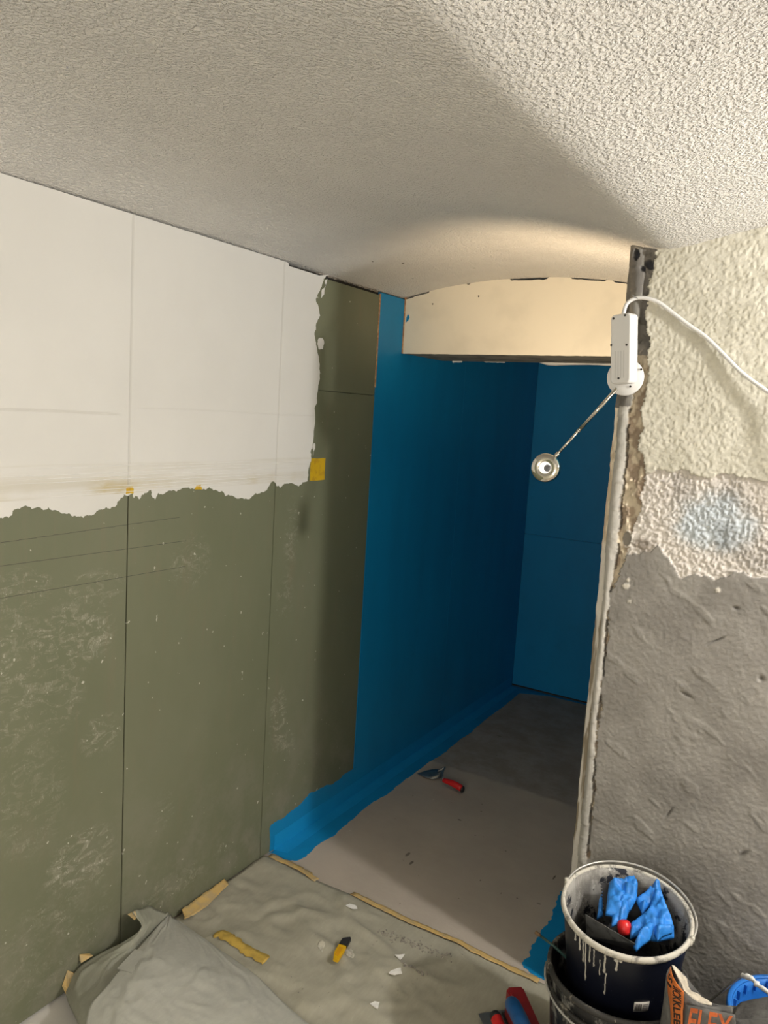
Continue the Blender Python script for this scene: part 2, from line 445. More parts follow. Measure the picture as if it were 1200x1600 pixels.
# ceiling
xs = np.concatenate([np.arange(-1.78, .8, .012), np.arange(.8, XR+.1, .03)]); ys = np.linspace(YN-.1, YB+.1, 90)
Xg, Yg = np.meshgrid(xs, ys); Zg = zceil(np.clip(Xg, -1.72, 1.95))+.006*(fbm(Xg*2.2, Yg*2.2, 1, 3)-.5)
nx = len(xs); vv = np.stack([Xg, Yg, Zg], -1).reshape(-1, 3)
ff = [(j*nx+i, j*nx+i+1, (j+1)*nx+i+1, (j+1)*nx+i) for j in range(len(ys)-1) for i in range(nx-1)]
ce = solid('ceiling', [Vector(p) for p in vv], ff, [Vector((0, 0, .06))]*len(vv), 'ceiling'); tag(ce, kind='structure')

# left wall: solid core with the boards hung on it
wl = G().box(-1.80, YN, 0, XL-.0125, YB, 2.125).out('wall_left', 'dark_void'); tag(wl, kind='structure')
def board(y0, y1, z0, z1, mat, name): return G().box(XL-.0124, y0, z0, XL, y1, z1, .0009).out(name, mat, wl)
board(YN, 1.4382, .009, 2.124, 'green', 'gypsum_board')
board(1.4415, 2.0665, .009, 2.124, 'green', 'gypsum_board')
board(2.0690, 2.6685, .009, 1.7165, 'green', 'gypsum_board')
board(2.0690, 2.6685, 1.7180, 2.1125, 'green', 'gypsum_board')
board(2.6715, 3.486, .0, 2.125, 'blue', 'blue_painted_board')
board(3.4868, YB, .0, 2.125, 'blue', 'blue_painted_board')
wallL = lambda u, v, h: Vector((XL+h, u, v))
def pxL(L): return [(p.y, p.z) for p in (W(a, b, 0, XL) for a, b in L)]
low = pxL([(0, 809), (13, 809), (30, 795), (56, 793), (67, 797), (75, 792), (104, 803), (113, 807), (130, 809), (141, 805), (150, 799), (165, 792),
           (171, 795), (182, 789), (193, 772), (207, 770), (209, 778), (211, 774), (217, 780), (226, 770), (234, 765), (237, 770), (242, 782), (247, 770), (265, 766), (285, 762),
           (302, 764), (327, 761), (340, 767), (352, 775), (370, 779), (392, 777), (405, 771), (415, 767), (427, 752), (437, 762), (452, 755), (466, 760), (480, 752)])
side = pxL([(486, 715), (485, 705), (488, 695), (491, 638), (496, 612), (499, 571), (495, 545), (491, 519), (493, 509), (500, 493), (493, 467), (504, 441), (514, 429)])
edge = rag([(.55, 1.36), (.8, 1.39)]+low+side, .008, 3, False, 5)
topc = [(2.26, 2.1165), (2.09, 2.1175), (2.085, 2.128), (1.4, 2.128), (.55, 2.128)]
plate('filler_coat', [tuple(p) for p in edge]+topc, lambda u, v, h: Vector((XL+h*1.0, u, v)), .0014, 'coat', wl)
# islands of filler beside the ragged edge
for k, L in enumerate([[(497, 530), (503, 528), (506, 534), (504, 546), (498, 546), (496, 538)], [(503, 452), (509, 446), (507, 440), (511, 436), (506, 460), (501, 466)], [(488, 700), (491, 692), (492, 700), (489, 712)]]):
    plate('filler_spot', [tuple(p) for p in rag(pxL(L), .004, 2, True, k)], wallL, .0014, 'coat', wl)
# yellow joint tape showing beside the coat
def rectL(a, b, c, d, s): return [tuple(p) for p in rag([(a, c), (b, c), (b, d), (a, d)], .0015, 2, True, s)]
tag(plate('joint_tape', rectL(2.262, 2.352, 1.389, 1.470, 1), wallL, .0012, 'tape_yellow', wl), 'yellow joint tape end beside the ragged filler')
plate('joint_tape', [tuple(p) for p in rag(pxL([(196, 763), (207, 760), (208, 771), (196, 772)]), .002, 2, True, 2)], wallL, .0017, 'tape_yellow', wl)
plate('joint_tape', [tuple(p) for p in rag(pxL([(306, 759), (313, 757), (315, 765), (304, 765)]), .002, 2, True, 3)], wallL, .0017, 'tape_yellow', wl)
# filler combed over the tape: thin ridges
g = G(); rnd = random.Random(4)
for k in range(9):
    z0 = 1.395+k*.009; y0 = rnd.uniform(1.0, 1.5); y1 = rnd.uniform(1.9, 2.26)
    g.tube([(XL+.0013, y0+(y1-y0)*i/8, z0+rnd.uniform(-.001, .001)) for i in range(9)], [.0002]+[.0010]*7+[.0002], 5)
g.out('filler_ridges', 'filler_white', wl, True)
# pencil marks
for a, b in (((1.02, 1.293), (1.63, 1.308)), ((1.02, 1.238), (1.66, 1.233)), ((1.02, 1.160), (1.66, 1.154))):
    g = G(); pts = [(a[0]+(b[0]-a[0])*t, a[1]+(b[1]-a[1])*t) for t in np.linspace(0, 1, 14)]
    for (u, v), (u2, v2) in zip(pts[:-1], pts[1:]):
        g.box(XL-.0002, u, v-.0006, XL+.00025, u2, v+.0006)
    g.out('pencil_line', 'pencil', wl)
# torn mortar in the open joint under the ceiling
g = G()
for k in range(20):
    y = 2.20+.46*(k/20)+rnd.uniform(0, .01); r = rnd.uniform(.003, .009)
    bm = bmesh.new(); bmesh.ops.create_icosphere(bm, subdivisions=1, radius=r)
    for q in bm.verts: q.co = Vector((XL-.012+rnd.uniform(0, .006)+q.co.x, y+q.co.y*2.2, 2.126+q.co.z*.6))*1.0
    g.add([q.co.copy() for q in bm.verts], [[q.index for q in f.verts] for f in bm.faces]); bm.free()
g.out('joint_rubble', 'crumb', wl)
# foam joints
G().box(XL-.004, 2.664, 1.75, XL+.0016, 2.6725, 2.118).out('foam_joint', 'brown_foam', wl)
# blue membrane run up on the green board
fo = pxL([(421, 1331), (421, 1295), (428, 1285), (448, 1273), (462, 1262), (483, 1240), (500, 1232), (520, 1225), (535, 1212), (556, 1199)])
fo = rag(fo, .006, 3, False, 8)
plate('membrane_upstand', [tuple(p) for p in fo]+[(2.6714, .11), (2.6714, .003)], wallL, .0016, 'blue', wl)
plate('sealing_strip', rectL(2.145, 4.45, .001, .062, 3), lambda u, v, h: Vector((XL+.0012+h, u, v)), .0012, 'blue_strip', wl)

# blue membrane on the floor
flo = [W(a, b, 2, 0) for a, b in [(424, 1333), (450, 1344), (466, 1344), (485, 1332), (510, 1312), (535, 1293), (560, 1272), (590, 1250), (620, 1228), (650, 1206), (680, 1185), (710, 1163), (740, 1140), (775, 1112), (812, 1083)]]
flo = rag([(p.x, p.y) for p in flo], .008, 3, False, 9)
floorT = lambda u, v, h: Vector((u, v, h))
plate('membrane_floor', [tuple(p) for p in flo]+[(-1.45, 4.44), (-1.2, 4.452), (-.95, 4.455), (-.95, YB-.001), (XL, YB-.001), (XL, 2.115)], floorT, .0016, 'blue', fl)
plate('sealing_strip', [(XL+.001, 2.15), (XL+.052, 2.165), (XL+.052, 4.44), (XL+.001, 4.44)], lambda u, v, h: Vector((u, v, .0012+h)), .0012, 'blue_strip', fl)
br = [W(a, b, 2, 0) for a, b in [(862, 1536), (840, 1528), (818, 1512), (826, 1497), (829, 1485), (842, 1464), (856, 1440), (865, 1420), (872, 1400), (880, 1388)]]
br = [(p.x, p.y) for p in br]
br = rag(br, .010, 3, False, 11)
plate('membrane_floor', [tuple(p) for p in br]+[(XP-.02, 2.62), (XP-.001, 2.5), (XP-.001, 2.106)], floorT, .0016, 'blue', fl)

# far wall of the niche
wf = G().box(-1.80, YB+.0125, 0, XP+.6, YB+.12, 2.14).out('wall_far', 'dark_void'); tag(wf, kind='structure')
def pan(x0, x1, z0, z1):
    return G().box(x0, YB, z0, x1, YB+.0124, z1, .001).out('blue_painted_board', 'blue', wf)
pan(XL, XP+.1, .012, .9685); pan(XL, XP+.1, .97, 2.14)
g = G()           # batten ghosting through the paint
g.box(-1.452, YB-.0012, .70, -1.412, YB+.001, .835)
for k in range(9): g.box(-1.448, YB-.0022, .707+k*.0145, -1.418, YB, .713+k*.0145)
g.out('painted_stamp', 'blue', wf)
# niche right side and hidden room walls
G().box(XP, YF+.03, 0, XP+.11, YB, 2.08).out('wall_inner', 'blue'); tag(bpy.data.objects['wall_inner'], kind='structure')
o = G().box(-1.8, YN-.1, 0, XR+.1, YN, 2.12).out('wall_rear', 'cream_paint'); tag(o, kind='structure')
o = G().box(XR, YN, 0, XR+.1, YB, 2.12).out('wall_side', 'cream_paint'); tag(o, kind='structure')

# boxed bulkhead over the niche, its top cut to the vault, with open cracks
xe = np.linspace(XL+.003, XP+.002, 61)
cracks = [(W(632, 465, 1, LY).x, W(672, 456, 1, LY).x, .006), (W(796, 436, 1, LY).x, W(858, 433, 1, LY).x, .0085), (W(891, 433, 1, LY).x, W(948, 438, 1, LY).x, .006), (W(957, 439, 1, LY).x, W(985, 442, 1, LY).x, .006), (W(728, 444, 1, LY).x, W(736, 443, 1, LY).x, .005)]
top = []
for x in np.linspace(XL+.004, XP+.002, 240):
    zt = float(zceil(x))+.012
    for a, b, d in cracks:
        if a < x < b: zt = float(zceil(x))-d*(.75+.5*float(vn(x*60, 3)))*min(1, (x-a)/.008, (b-x)/.008)
    top.append((x, zt))
tr = G().box(XL+.004, LY+.0125, 1.9175, XP, 3.225, 1.99).out('trim_1', 'dark_void'); tag(tr, kind='structure')
m_bh = simple('bulkhead_board', (.76, .70, .58), .75, .04, 5, .25, 120, .001)
bz = [(x, 1.9025+.0012*float(vn(x*90, 8))) for x in np.linspace(XP+.002, XL+.004, 90)]
plate('front_board', top+bz, lambda u, v, h: Vector((u, LY+.0125-h, v)), .0125, m_bh, tr)
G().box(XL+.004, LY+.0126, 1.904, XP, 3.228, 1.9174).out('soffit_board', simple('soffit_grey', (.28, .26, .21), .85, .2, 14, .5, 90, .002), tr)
G().box(XL-.001, LY-.004, 1.903, XL+.0045, LY+.012, 2.135).out('foam_joint', 'brown_foam', tr)
g = G(); rr = random.Random(2)
def ridge(x0, x1, k): g.tube([(x0+(x1-x0)*i/14, 3.222, 1.902+.0015*rr.random()) for i in range(15)], [.0015]+[k*(.6+.7*rr.random()) for i in range(13)]+[.002], 6)
ridge(-1.22, -.72, .009); ridge(-1.64, -1.59, .006); ridge(-1.48, -1.38, .0025)
g.out('filler_ridge', 'filler_white', tr, True)
for a, b in ((655, 503), (748, 463), (676, 475)):      # nail heads and a dab of membrane on the board
    pass
g = G()
for a, b, r in ((676, 475, .003), (748, 463, .0035)): p = W(a, b, 1, LY); g.lathe([(r, 0), (r*.8, .002), (0, .002)], 10, (0, -1, 0), p)
g.out('nail_head', 'screw_dark', tr)
p = W(636, 498, 1, LY)
plate('paint_dab', [(p.x-.004, p.z-.016), (p.x+.008, p.z-.006), (p.x+.012, p.z+.006), (p.x+.004, p.z+.02), (p.x-.002, p.z+.006)], lambda u, v, h: Vector((u, LY-h, v)), .001, 'blue', tr)

# ------------------------------------------------------------------ pier and right wall
def wr_table():
    rows = [(395, 984, 1003, 1022), (418, 984, 1006, 1022), (440, 985, 1007, 1017), (490, 983, 1000, 1010), (515, 981, 996, 1009), (545, 980, 995, 1018), (570, 975, 994, 1013), (620, 970, 990, 1008), (640, 965, 983, 1003), (700, 961, 978, 1000),
            (740, 956, 975, 1010), (790, 951, 967, 1000), (850, 945, 967, 985), (880, 944, 960, 972), (920, 942, 954, 956), (980, 937, 948, 950), (1060, 928, 940, 942),
            (1150, 919, 932, 934), (1290, 906, 922, 924), (1370, 899, 914, 916), (1545, 884, 899, 901)]
    T = []
    for y, a, b, c in rows:
        pa, pb, pc = (W(k, y, 1, YF) for k in (a, b, c)); T.append((pa.z, pa.x, pb.x, pc.x))
    T.sort(); return np.array(T)
T = wr_table()
hx, hz = .0025, .0025
xw = np.concatenate([np.arange(XP, .02, hx), np.arange(.02, .7, .006), np.arange(.7, XR+.02, .04)])
zn = 860; tz = np.linspace(0, 1, zn)
Xw = np.tile(xw, (zn, 1)); Zw = tz[:, None]*(zceil(xw)[None, :]+.004)
jz = (fbm(Zw*45, Zw*0+3, 2)-.5)
e1 = np.interp(Zw, T[:, 0], T[:, 1])+.003+jz*.005; e2 = np.interp(Zw, T[:, 0], T[:, 2])+(fbm(Zw*50, Zw*0+9, 3)-.5)*.010
e3 = np.interp(Zw, T[:, 0], T[:, 3])+(fbm(Zw*40, Zw*0+5, 4)-.5)*.026+(fbm(Zw*150, Zw*0+7, 44)-.5)*.012
def pl(L): P = sorted([(p.x, p.z) for p in (W(a, b, 1, YF) for a, b in L)]); return np.array(P)
up = pl([(985, 750), (1000, 747), (1007, 740), (1027, 735), (1050, 737), (1070, 735), (1087, 743), (1110, 747), (1133, 738), (1160, 745), (1183, 750), (1200, 755), (1300, 760)])
lo = pl([(940, 890), (960, 883), (975, 869), (992, 864), (1015, 861), (1029, 849), (1040, 868), (1054, 888), (1065, 905), (1086, 897), (1121, 906), (1152, 892), (1174, 903), (1200, 906), (1300, 910)])
zu = np.interp(Xw, up[:, 0], up[:, 1])+(fbm(Xw*70, Zw*20, 5)-.5)*.014
zl = np.interp(Xw, lo[:, 0], lo[:, 1])+(fbm(Xw*60, Zw*60, 6)-.5)*.022
off = np.zeros_like(Xw); C = np.zeros(Xw.shape+(3,))
def setc(mask, col): C[mask] = np.broadcast_to(np.asarray(col, float), C.shape)[mask]
def lerp(a, b, t): return np.asarray(a)*(1-t[..., None])+np.asarray(b)*t[..., None]
ss = lambda v, a, b: np.clip((v-a)/(b-a), 0, 1)**2*(3-2*np.clip((v-a)/(b-a), 0, 1))
big = fbm(Xw*9, Zw*9, 11); med = fbm(Xw*28, Zw*28, 12); fin = fbm(Xw*120, Zw*120, 13, 3)
# roughcast cream plaster
cream = Zw > zu
off = np.where(cream, -.006-.0016*ss(fbm(Xw*150, Zw*140, 14, 4), .36, .68)-.003*(big-.5), off)
setc(cream, lerp((.68, .65, .545), (.61, .58, .475), ss(med, .3, .7)))
# stripped rough white layer
mid = (Zw <= zu) & (Zw > zl)
off = np.where(mid, -.0042*ss(fbm(Xw*185, Zw*165, 15, 3), .3, .75)+.003, off)
pb = W(1115, 815, 1, YF); bl_ = (1-ss(((Xw-pb.x)/.13)**2+((Zw-pb.z)/.10)**2, .2, 1.0))*(.35+.65*ss(fbm(Xw*14, Zw*14, 16), .35, .6))
cm = lerp((.72, .67, .61), (.56, .61, .64), bl_); cm = cm*(1-.35*ss(fbm(Xw*8+3, Zw*8, 17), .55, .75)[..., None])
setc(mid, cm)
# grey render
ren = Zw <= zl
tro = fbm(Xw*7+Zw*5, Zw*3-Xw*3, 18, 3)
off = np.where(ren, -.003-.005*(tro-.5)-.0007*ss(fin, .4, .65)-.0016*ss(fbm(Xw*16+Zw*22, Zw*7-Xw*9, 19, 3), .64, .78), off)
setc(ren, lerp((.305, .288, .260), (.245, .230, .207), ss(big, .35, .65)))
for (a, b, w_, h_, ang) in ((1160, 1335, .014, .005, .9), (1045, 1270, .016, .003, 1.1), (1150, 950, .006, .004, 0), (1190, 1060, .006, .006, 0), (1072, 1085, .012, .003, -.3), (1120, 1000, .02, .002, .6)):
    p = W(a, b, 1, YF); u = (Xw-p.x)*math.cos(ang)+(Zw-p.z)*math.sin(ang); v = -(Xw-p.x)*math.sin(ang)+(Zw-p.z)*math.cos(ang)
    mk = np.exp(-((u/w_)**2+(v/h_)**2)); off += .007*mk; C *= (1-.45*mk[..., None])
for (a, b, w_, h_) in ((980, 910, .010, .022), (1121, 922, .012, .009), (985, 940, .008, .012)):
    p = W(a, b, 1, YF); d = ((Xw-p.x)/w_)**2+((Zw-p.z)/h_)**2+(fbm(Xw*90, Zw*90, 21)-.5)*2.4
    mk = 1-ss(d, .3, .9); off -= .002*mk; C = C*(1-mk[..., None])+np.array((.66, .62, .54))*mk[..., None]
p = W(1008, 852, 1, YF); d = ((Xw-p.x)/.032)**2+((Zw-p.z)/.024)**2+(med-.5)*1.6
mk = (1-ss(d, .2, 1.1))*.75; C = C*(1-mk[..., None])+np.array((.22, .18, .14))*mk[..., None]
# broken brown edge
br_ = (Xw > e2) & (Xw < e3)
off = np.where(br_, .010*ss(fbm(Xw*60, Zw*35, 22), .35, .6)+.003-.003*fin, off)
setc(br_, lerp((.36, .28, .20), (.62, .53, .39), ss(fbm(Xw*45, Zw*30, 23), .42, .56)))
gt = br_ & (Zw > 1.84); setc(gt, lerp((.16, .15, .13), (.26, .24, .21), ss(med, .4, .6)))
# smooth corner bead of mortar
be = (Xw >= e1) & (Xw <= e2); uu = np.clip((Xw-e1)/np.maximum(e2-e1, .004), 0, 1)
off = np.where(be, -.003-.006*np.sin(PI*uu)-.0025*ss(fbm(Xw*20, Zw*26, 24), .45, .6), off)
setc(be, lerp((.44, .42, .375), (.36, .345, .305), ss(fbm(Xw*15, Zw*12, 25), .4, .6)))
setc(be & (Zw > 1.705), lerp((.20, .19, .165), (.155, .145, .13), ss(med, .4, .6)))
gap = (Xw > e2-.001) & (Xw < e2+.004) & (Zw < 1.70) & (fbm(Zw*14, Zw*0, 26) > .47)
off = np.where(gap, off+.007, off); C[gap] *= .45
# raw left edge, splayed towards the opening
ed = Xw < e1; ue = np.clip((Xw-XP)/np.maximum(e1-XP, .004), 0, 1)
off = np.where(ed, .003*(1-ue)+.004*(fbm(Xw*70, Zw*30, 27)-.5), off)
ec = lerp((.80, .71, .55), (.55, .45, .32), ss(fbm(Xw*60, Zw*18, 28), .48, .62))  # bright cream: lamp's warm light on the edge is painted into the colour
lowc = lerp((.62, .585, .52), (.24, .20, .14), ss(fbm(Xw*150, Zw*9, 29), .44, .56))
tt = ss(Zw, 1.36, 1.30); ec = ec*(1-tt[..., None])+lowc*tt[..., None]
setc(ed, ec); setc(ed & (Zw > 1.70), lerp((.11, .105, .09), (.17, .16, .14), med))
# holes broken open under the beam
for (a, b, w_, h_, d_) in ((995, 398, .0085, .017, .03), (1014, 412, .013, .013, .016), (1004, 420, .006, .008, .02)):
    p = W(a, b, 1, YF); d = ((Xw-p.x)/w_)**2+((Zw-p.z)/h_)**2+(fbm(Xw*80, Zw*80, 31)-.5)*1.4
    mk = 1-ss(d, .5, .9); off += d_*mk; C = C*(1-mk[..., None])+np.array((.07, .07, .08))*mk[..., None]
# smooth patch ringed with white next to the bead
p = W(979, 842, 1, YF); d = np.sqrt(((Xw-p.x)/.014)**2+((Zw-p.z)/.022)**2)
mk = 1-ss(d, .8, .9); off = off*(1-mk)+.004*mk; C = C*(1-mk[..., None])+np.array((.25, .225, .19))*mk[..., None]
mk = np.exp(-((d-1)/.10)**2)*(Xw > p.x-.004); off -= .005*mk; C = C*(1-mk[..., None])+np.array((.66, .62, .54))*mk[..., None]
Xj = Xw.copy(); Xj[:, 0] += (fbm(Zw[:, 0]*40, Zw[:, 0]*0+2, 33)-.5)*.005
Yw = YF+off
nw = len(xw); vv = np.stack([Xj, Yw, Zw], -1).reshape(-1, 3)
ff = [(j*nw+i, j*nw+i+1, (j+1)*nw+i+1, (j+1)*nw+i) for j in range(zn-1) for i in range(nw-1)]
# close the wall: left flank, back
bi = len(vv); zr = Zw[:, 0]
flank = [(XP, YF+.03, z) for z in zr]
wr = mesh('wall_right', [tuple(q) for q in vv]+flank, ff+[(j*nw, (j+1)*nw, bi+j+1, bi+j) for j in range(zn-1)], 'plaster_vcol', None, True)
ca = wr.data.color_attributes.new('Col', 'FLOAT_COLOR', 'POINT')
cc = np.ones((len(vv)+zn, 4)); cc[:len(vv), :3] = C.reshape(-1, 3); cc[len(vv):, :3] = C[:, 0]*.8
ca.data.foreach_set('color', cc.reshape(-1)); tag(wr, kind='structure')
G().box(XP+.12, YF+.05, 0, XR, YF+.16, 2.06).out('masonry_core', 'concrete', wr)

# ================================================================== WALL LAMP
def frame(n, up=(0, 0, 1)):
    n = Vector(n).normalized(); r = Vector(up).cross(n).normalized(); u = n.cross(r); return r, u, n
dc = W(978, 590, 1, YF-.018)
la = empty('wall_lamp', dc, 'white plug-in wall lamp on chrome arm fixed at the pier edge', 'lamp')
G().lathe([(0, 0), (.046, 0), (.0475, .003), (.0475, .008), (.045, .011), (0, .011)], 48, (0, -1, 0), dc).out('mounting_disc', 'white_plastic', la, True)
# driver box, leaning slightly
bx = empty('tmp', (0, 0, 0), None, None)
a0, a1 = W(975, 491, 1, YF-.045), W(974, 600, 1, YF-.045)
ax_ = (a0-a1); hgt = ax_.length; ax_.normalize(); nrm = Vector((-.28, -1, -.06)); nrm = (nrm-ax_*nrm.dot(ax_)).normalized(); sd = ax_.cross(nrm)*-1
if sd.x < 0: sd = -sd
mid_ = (a0+a1)/2
bpy.data.objects.remove(bx)
place = lambda v: mid_+sd*v.x-nrm*v.y+ax_*v.z
def rrect(w_, h_, r, n=6):
    o = []
    for cx, cz, a_ in ((w_/2-r, h_/2-r, 0), (-w_/2+r, h_/2-r, PI/2), (-w_/2+r, -h_/2+r, PI), (w_/2-r, -h_/2+r, 1.5*PI)):
        o += [(cx+r*math.cos(a_+PI/2*k/n), cz+r*math.sin(a_+PI/2*k/n)) for k in range(n+1)]
    return o
rings = [(0, .017), (0, -.0115), (.0006, -.0135), (.0018, -.0153), (.0035, -.0165), (.0050, -.0168)]
bv = []; nb = 28
for ins, yy in rings: bv += [place(Vector((x, yy, z))) for x, z in rrect(.059-2*ins, hgt-2*ins, .012-ins)]
bf = [(j*nb+i, j*nb+(i+1) % nb, (j+1)*nb+(i+1) % nb, (j+1)*nb+i) for j in range(len(rings)-1) for i in range(nb)]+[tuple(range(nb)), tuple(range((len(rings)-1)*nb, len(rings)*nb))]
db = mesh('driver_box', bv, bf, 'white_plastic', la, False)
for px_, py_ in ((-.020, hgt/2-.010), (.013, hgt/2-.006), (-.026, .012), (.018, .008), (-.004, -hgt/2+.014)):
    c = place(Vector((px_, -.0166, py_))); G().lathe([(0, 0), (.003, 0), (.003, .0012), (.0012, .0012), (0, .0004)], 12, nrm, c).out('screw', 'screw_dark', db)
g = G()
for k in range(4):
    v0 = [place(Vector((x, -.0171, z))) for x, z in ((-.015+k*.008, -.075), (-.0125+k*.008, -.075), (-.0125+k*.008, -.005), (-.015+k*.008, -.005))]
    g.add(v0+[p+nrm*.0004 for p in v0], [(0, 1, 2, 3), (4, 5, 6, 7), (0, 1, 5, 4), (1, 2, 6, 5), (2, 3, 7, 6), (3, 0, 4, 7)])
g.out('moulded_lines', simple('plastic_grey', (.62, .61, .59), .5, .02), db)
for px_, py_ in ((1002, 577), (985, 604)):
    c = W(px_, py_, 1, YF-.030); G().lathe([(0, 0), (.0028, 0), (.0028, .0012), (0, .0012)], 12, (0, -1, 0), c).out('screw', 'screw_dark', la)
# chrome arm and head
h0 = W(964, 607, 1, YF-.030); h1 = W(868, 713, 1, YF-.045); hc = W(853, 731, 1, YF-.05)
d_ = (h1-h0); mdl = h0+d_*.62
arm = G().tube([h0, mdl], .0050, 12).tube([mdl, h1], .0038, 12); arm.tube([mdl-d_*.01, mdl+d_*.01], .0056, 12).out('arm', 'chrome', la, True)
hn = Vector((.06, -.99, .10)).normalized()
G().tube([h1+d_.normalized()*-.012, h1+d_.normalized()*.004], .006, 12).out('swivel_joint', 'chrome', la, True)
hb = G().lathe([(0, -.012), (.036, -.012), (.0395, -.009), (.0395, .007), (.037, .0105), (.018, .0105), (.0165, .0095), (.0155, -.004), (0, -.004)], 56, hn, hc).out('lamp_head', 'chrome', la, True)
nn = N('lamp_lens'); nn.b.inputs['Emission Color'].default_value = (1, .93, .80, 1); nn.b.inputs['Emission Strength'].default_value = 0.9
m_lens = nn.out((.8, .8, .8), .3)
G().lathe([(.0152, -.0025), (.0160, .0085), (.0152, .0085), (.0142, -.0025)], 36, hn, hc, close=True).out('lens_ring', m_lens, hb, True)
G().lathe([(0, -.0035), (.0150, -.0035), (.0150, -.0015), (0, -.0015)], 36, hn, hc).out('lens', m_lens, hb, True)
r_, u_, n_ = frame(hn)
G().lathe([(0, 0), (.0100, 0), (.0100, .003), (0, .003)], 24, hn, hc+r_*.0045-u_*.0005+hn*-.001).out('led_chip', simple('led_grey', (.12, .12, .13), .4, .05), hb, True)
# its light goes up and back into the niche head
lamp('lamp_head_light', 'SPOT', hc-hn*.03+Vector((0, 0, .035)), 28, (1.0, .75, .48), .022, hc-hn*.03+Vector((-.10, .80, .86)), 124, .85)
cab = [W(974, 494, 1, YF-.030), W(975, 487, 1, YF-.028), W(980, 474, 1, YF-.024), W(993, 466, 1, YF-.020), W(1010, 466, 1, YF-.018), W(1030, 473, 1, YF-.016), W(1050, 488, 1, YF-.015), W(1075, 507, 1, YF-.015), W(1102, 526, 1, YF-.015), W(1130, 553, 1, YF-.017),
       W(1160, 583, 1, YF-.021), W(1200, 612, 1, YF-.028), W(1245, 640, 1, YF-.036), W(1330, 720, 1, YF-.06), (.18, YF-.04, 1.2), (.22, YF-.03, .5), (.25, YF-.03, .05)]
G().tube(curve(cab, 110), .0050, 10).out('power_cable', 'white_plastic', la, True)
nl = G().tube([W(988, 461, 1, YF-.040), W(1004, 471, 1, YF-.006)], .0013, 8).out('nail', 'brushed_metal'); tag(nl, 'bright steel nail holding the white cable on the pier edge', 'nail')

# ================================================================== PROTECTIVE FLEECE ON THE FLOOR
sl = [(p.x, p.y) for p in (W(a, b, 2, 0) for a, b in [(407, 1341), (380, 1362), (350, 1384), (318, 1408), (292, 1428)])]
sp_ = [(max(x, XL+.006), y) for x, y in sl]
outl = sp_+[(-1.690, 1.50), (-1.60, 1.30), (-1.45, 1.20), (-1.2, 1.12), (-.7, 1.12), (.3, 1.12), (.3, 2.075), (-.2, 2.08), (-.56, 2.086), (-.8, 2.088), (-1.25, 2.091), (-1.5, 2.092), (-1.66, 2.095)]
V, F, D = pad([tuple(p) for p in rag(outl, .004, 2, True, 21)], .013)
def zsheet(x, y):
    r1 = 1-abs(2*fbm(x*2.6+y*1.2, y*3.6-x*.8, 41, 3)-1)
    r2 = 1-abs(2*fbm(x*6+y*2, y*9, 42, 3)-1)
    k = .06+.94*ss(-np.asarray(x, float), .72, .95)
    return .0012+k*(.011*ss(r1, .78, 1.0)+.006*ss(r2, .78, 1)+.003*ss(1-abs(2*fbm(x*13-y*5, y*15, 46, 2)-1), .86, 1)+.004*fbm(x*9, y*9, 43, 2))
V3 = []
for v, d in zip(V, D):
    z = float(zsheet(v.x, v.y))*min(1, .25+d/.05)
    if v.x < -1.60 and v.y > 1.62: z += .010*max(0, (-1.62-v.x)/.07)**1.5
    V3.append(Vector((v.x, v.y, z+.0012)))
sh = solid('protective_sheet', V3, F, [Vector((0, 0, -.0011))]*len(V3), 'fleece')
tag(sh, 'grey-green protective fleece spread flat over the floor in front of the niche', 'floor sheet')
def zs(x, y): return float(zsheet(np.array(x), np.array(y)))+.0012
def strip(name, pl_, wd, mat, parent, seed, lift=.0015, n=40, jag=.002, hang=0):
    """tape lying on the sheet: pl_ = centre line on the floor"""
    rnd = random.Random(seed); P = curve([Vector((p[0], p[1], 0)) for p in pl_], n); rows = []
    for i, p in enumerate(P):
        t = (P[min(i+1, n-1)]-P[max(i-1, 0)]).normalized(); nr = Vector((-t.y, t.x, 0))
        r = []
        for k in (-1, -.4, .4, 1):
            q = p+nr*(wd*.5*k+(rnd.uniform(-jag, jag) if abs(k) == 1 else 0))
            d_in = min(1, max(.25, .25+(2.09-q.y)/.05))
            q.z = (zs(q.x, q.y)-.0012)*d_in+.0012+lift+rnd.uniform(0, .0008)+(hang*max(0, k) if hang else 0)
            r.append(q)
        rows.append(r)
    v = [q for r in rows for q in r]; f = [(i*4+k, i*4+k+1, (i+1)*4+k+1, (i+1)*4+k) for i in range(n-1) for k in range(3)]
    return solid(name, v, f, [Vector((0, 0, -.0008))]*len(v), mat, parent)
fp = lambda L: [(W(a, b, 2, .004).x, W(a, b, 2, .004).y) for a, b in L]
strip('masking_tape', fp([(550, 1398), (600, 1421), (650, 1444), (700, 1466), (750, 1490), (800, 1514), (842, 1533)]), .021, 'tape_tan', sh, 1, .0038, jag=.003)
strip('masking_tape', fp([(421, 1338), (450, 1350), (475, 1362), (496, 1375)]), .024, 'tape_tan', sh, 2, .003, 20, .005)
tag(strip('masking_tape', fp([(340, 1464), (362, 1478), (390, 1493), (417, 1507)]), .034, 'tape_mustard', sh, 3, .004, 22, .006), 'mustard piece of tape lying across the sheet')
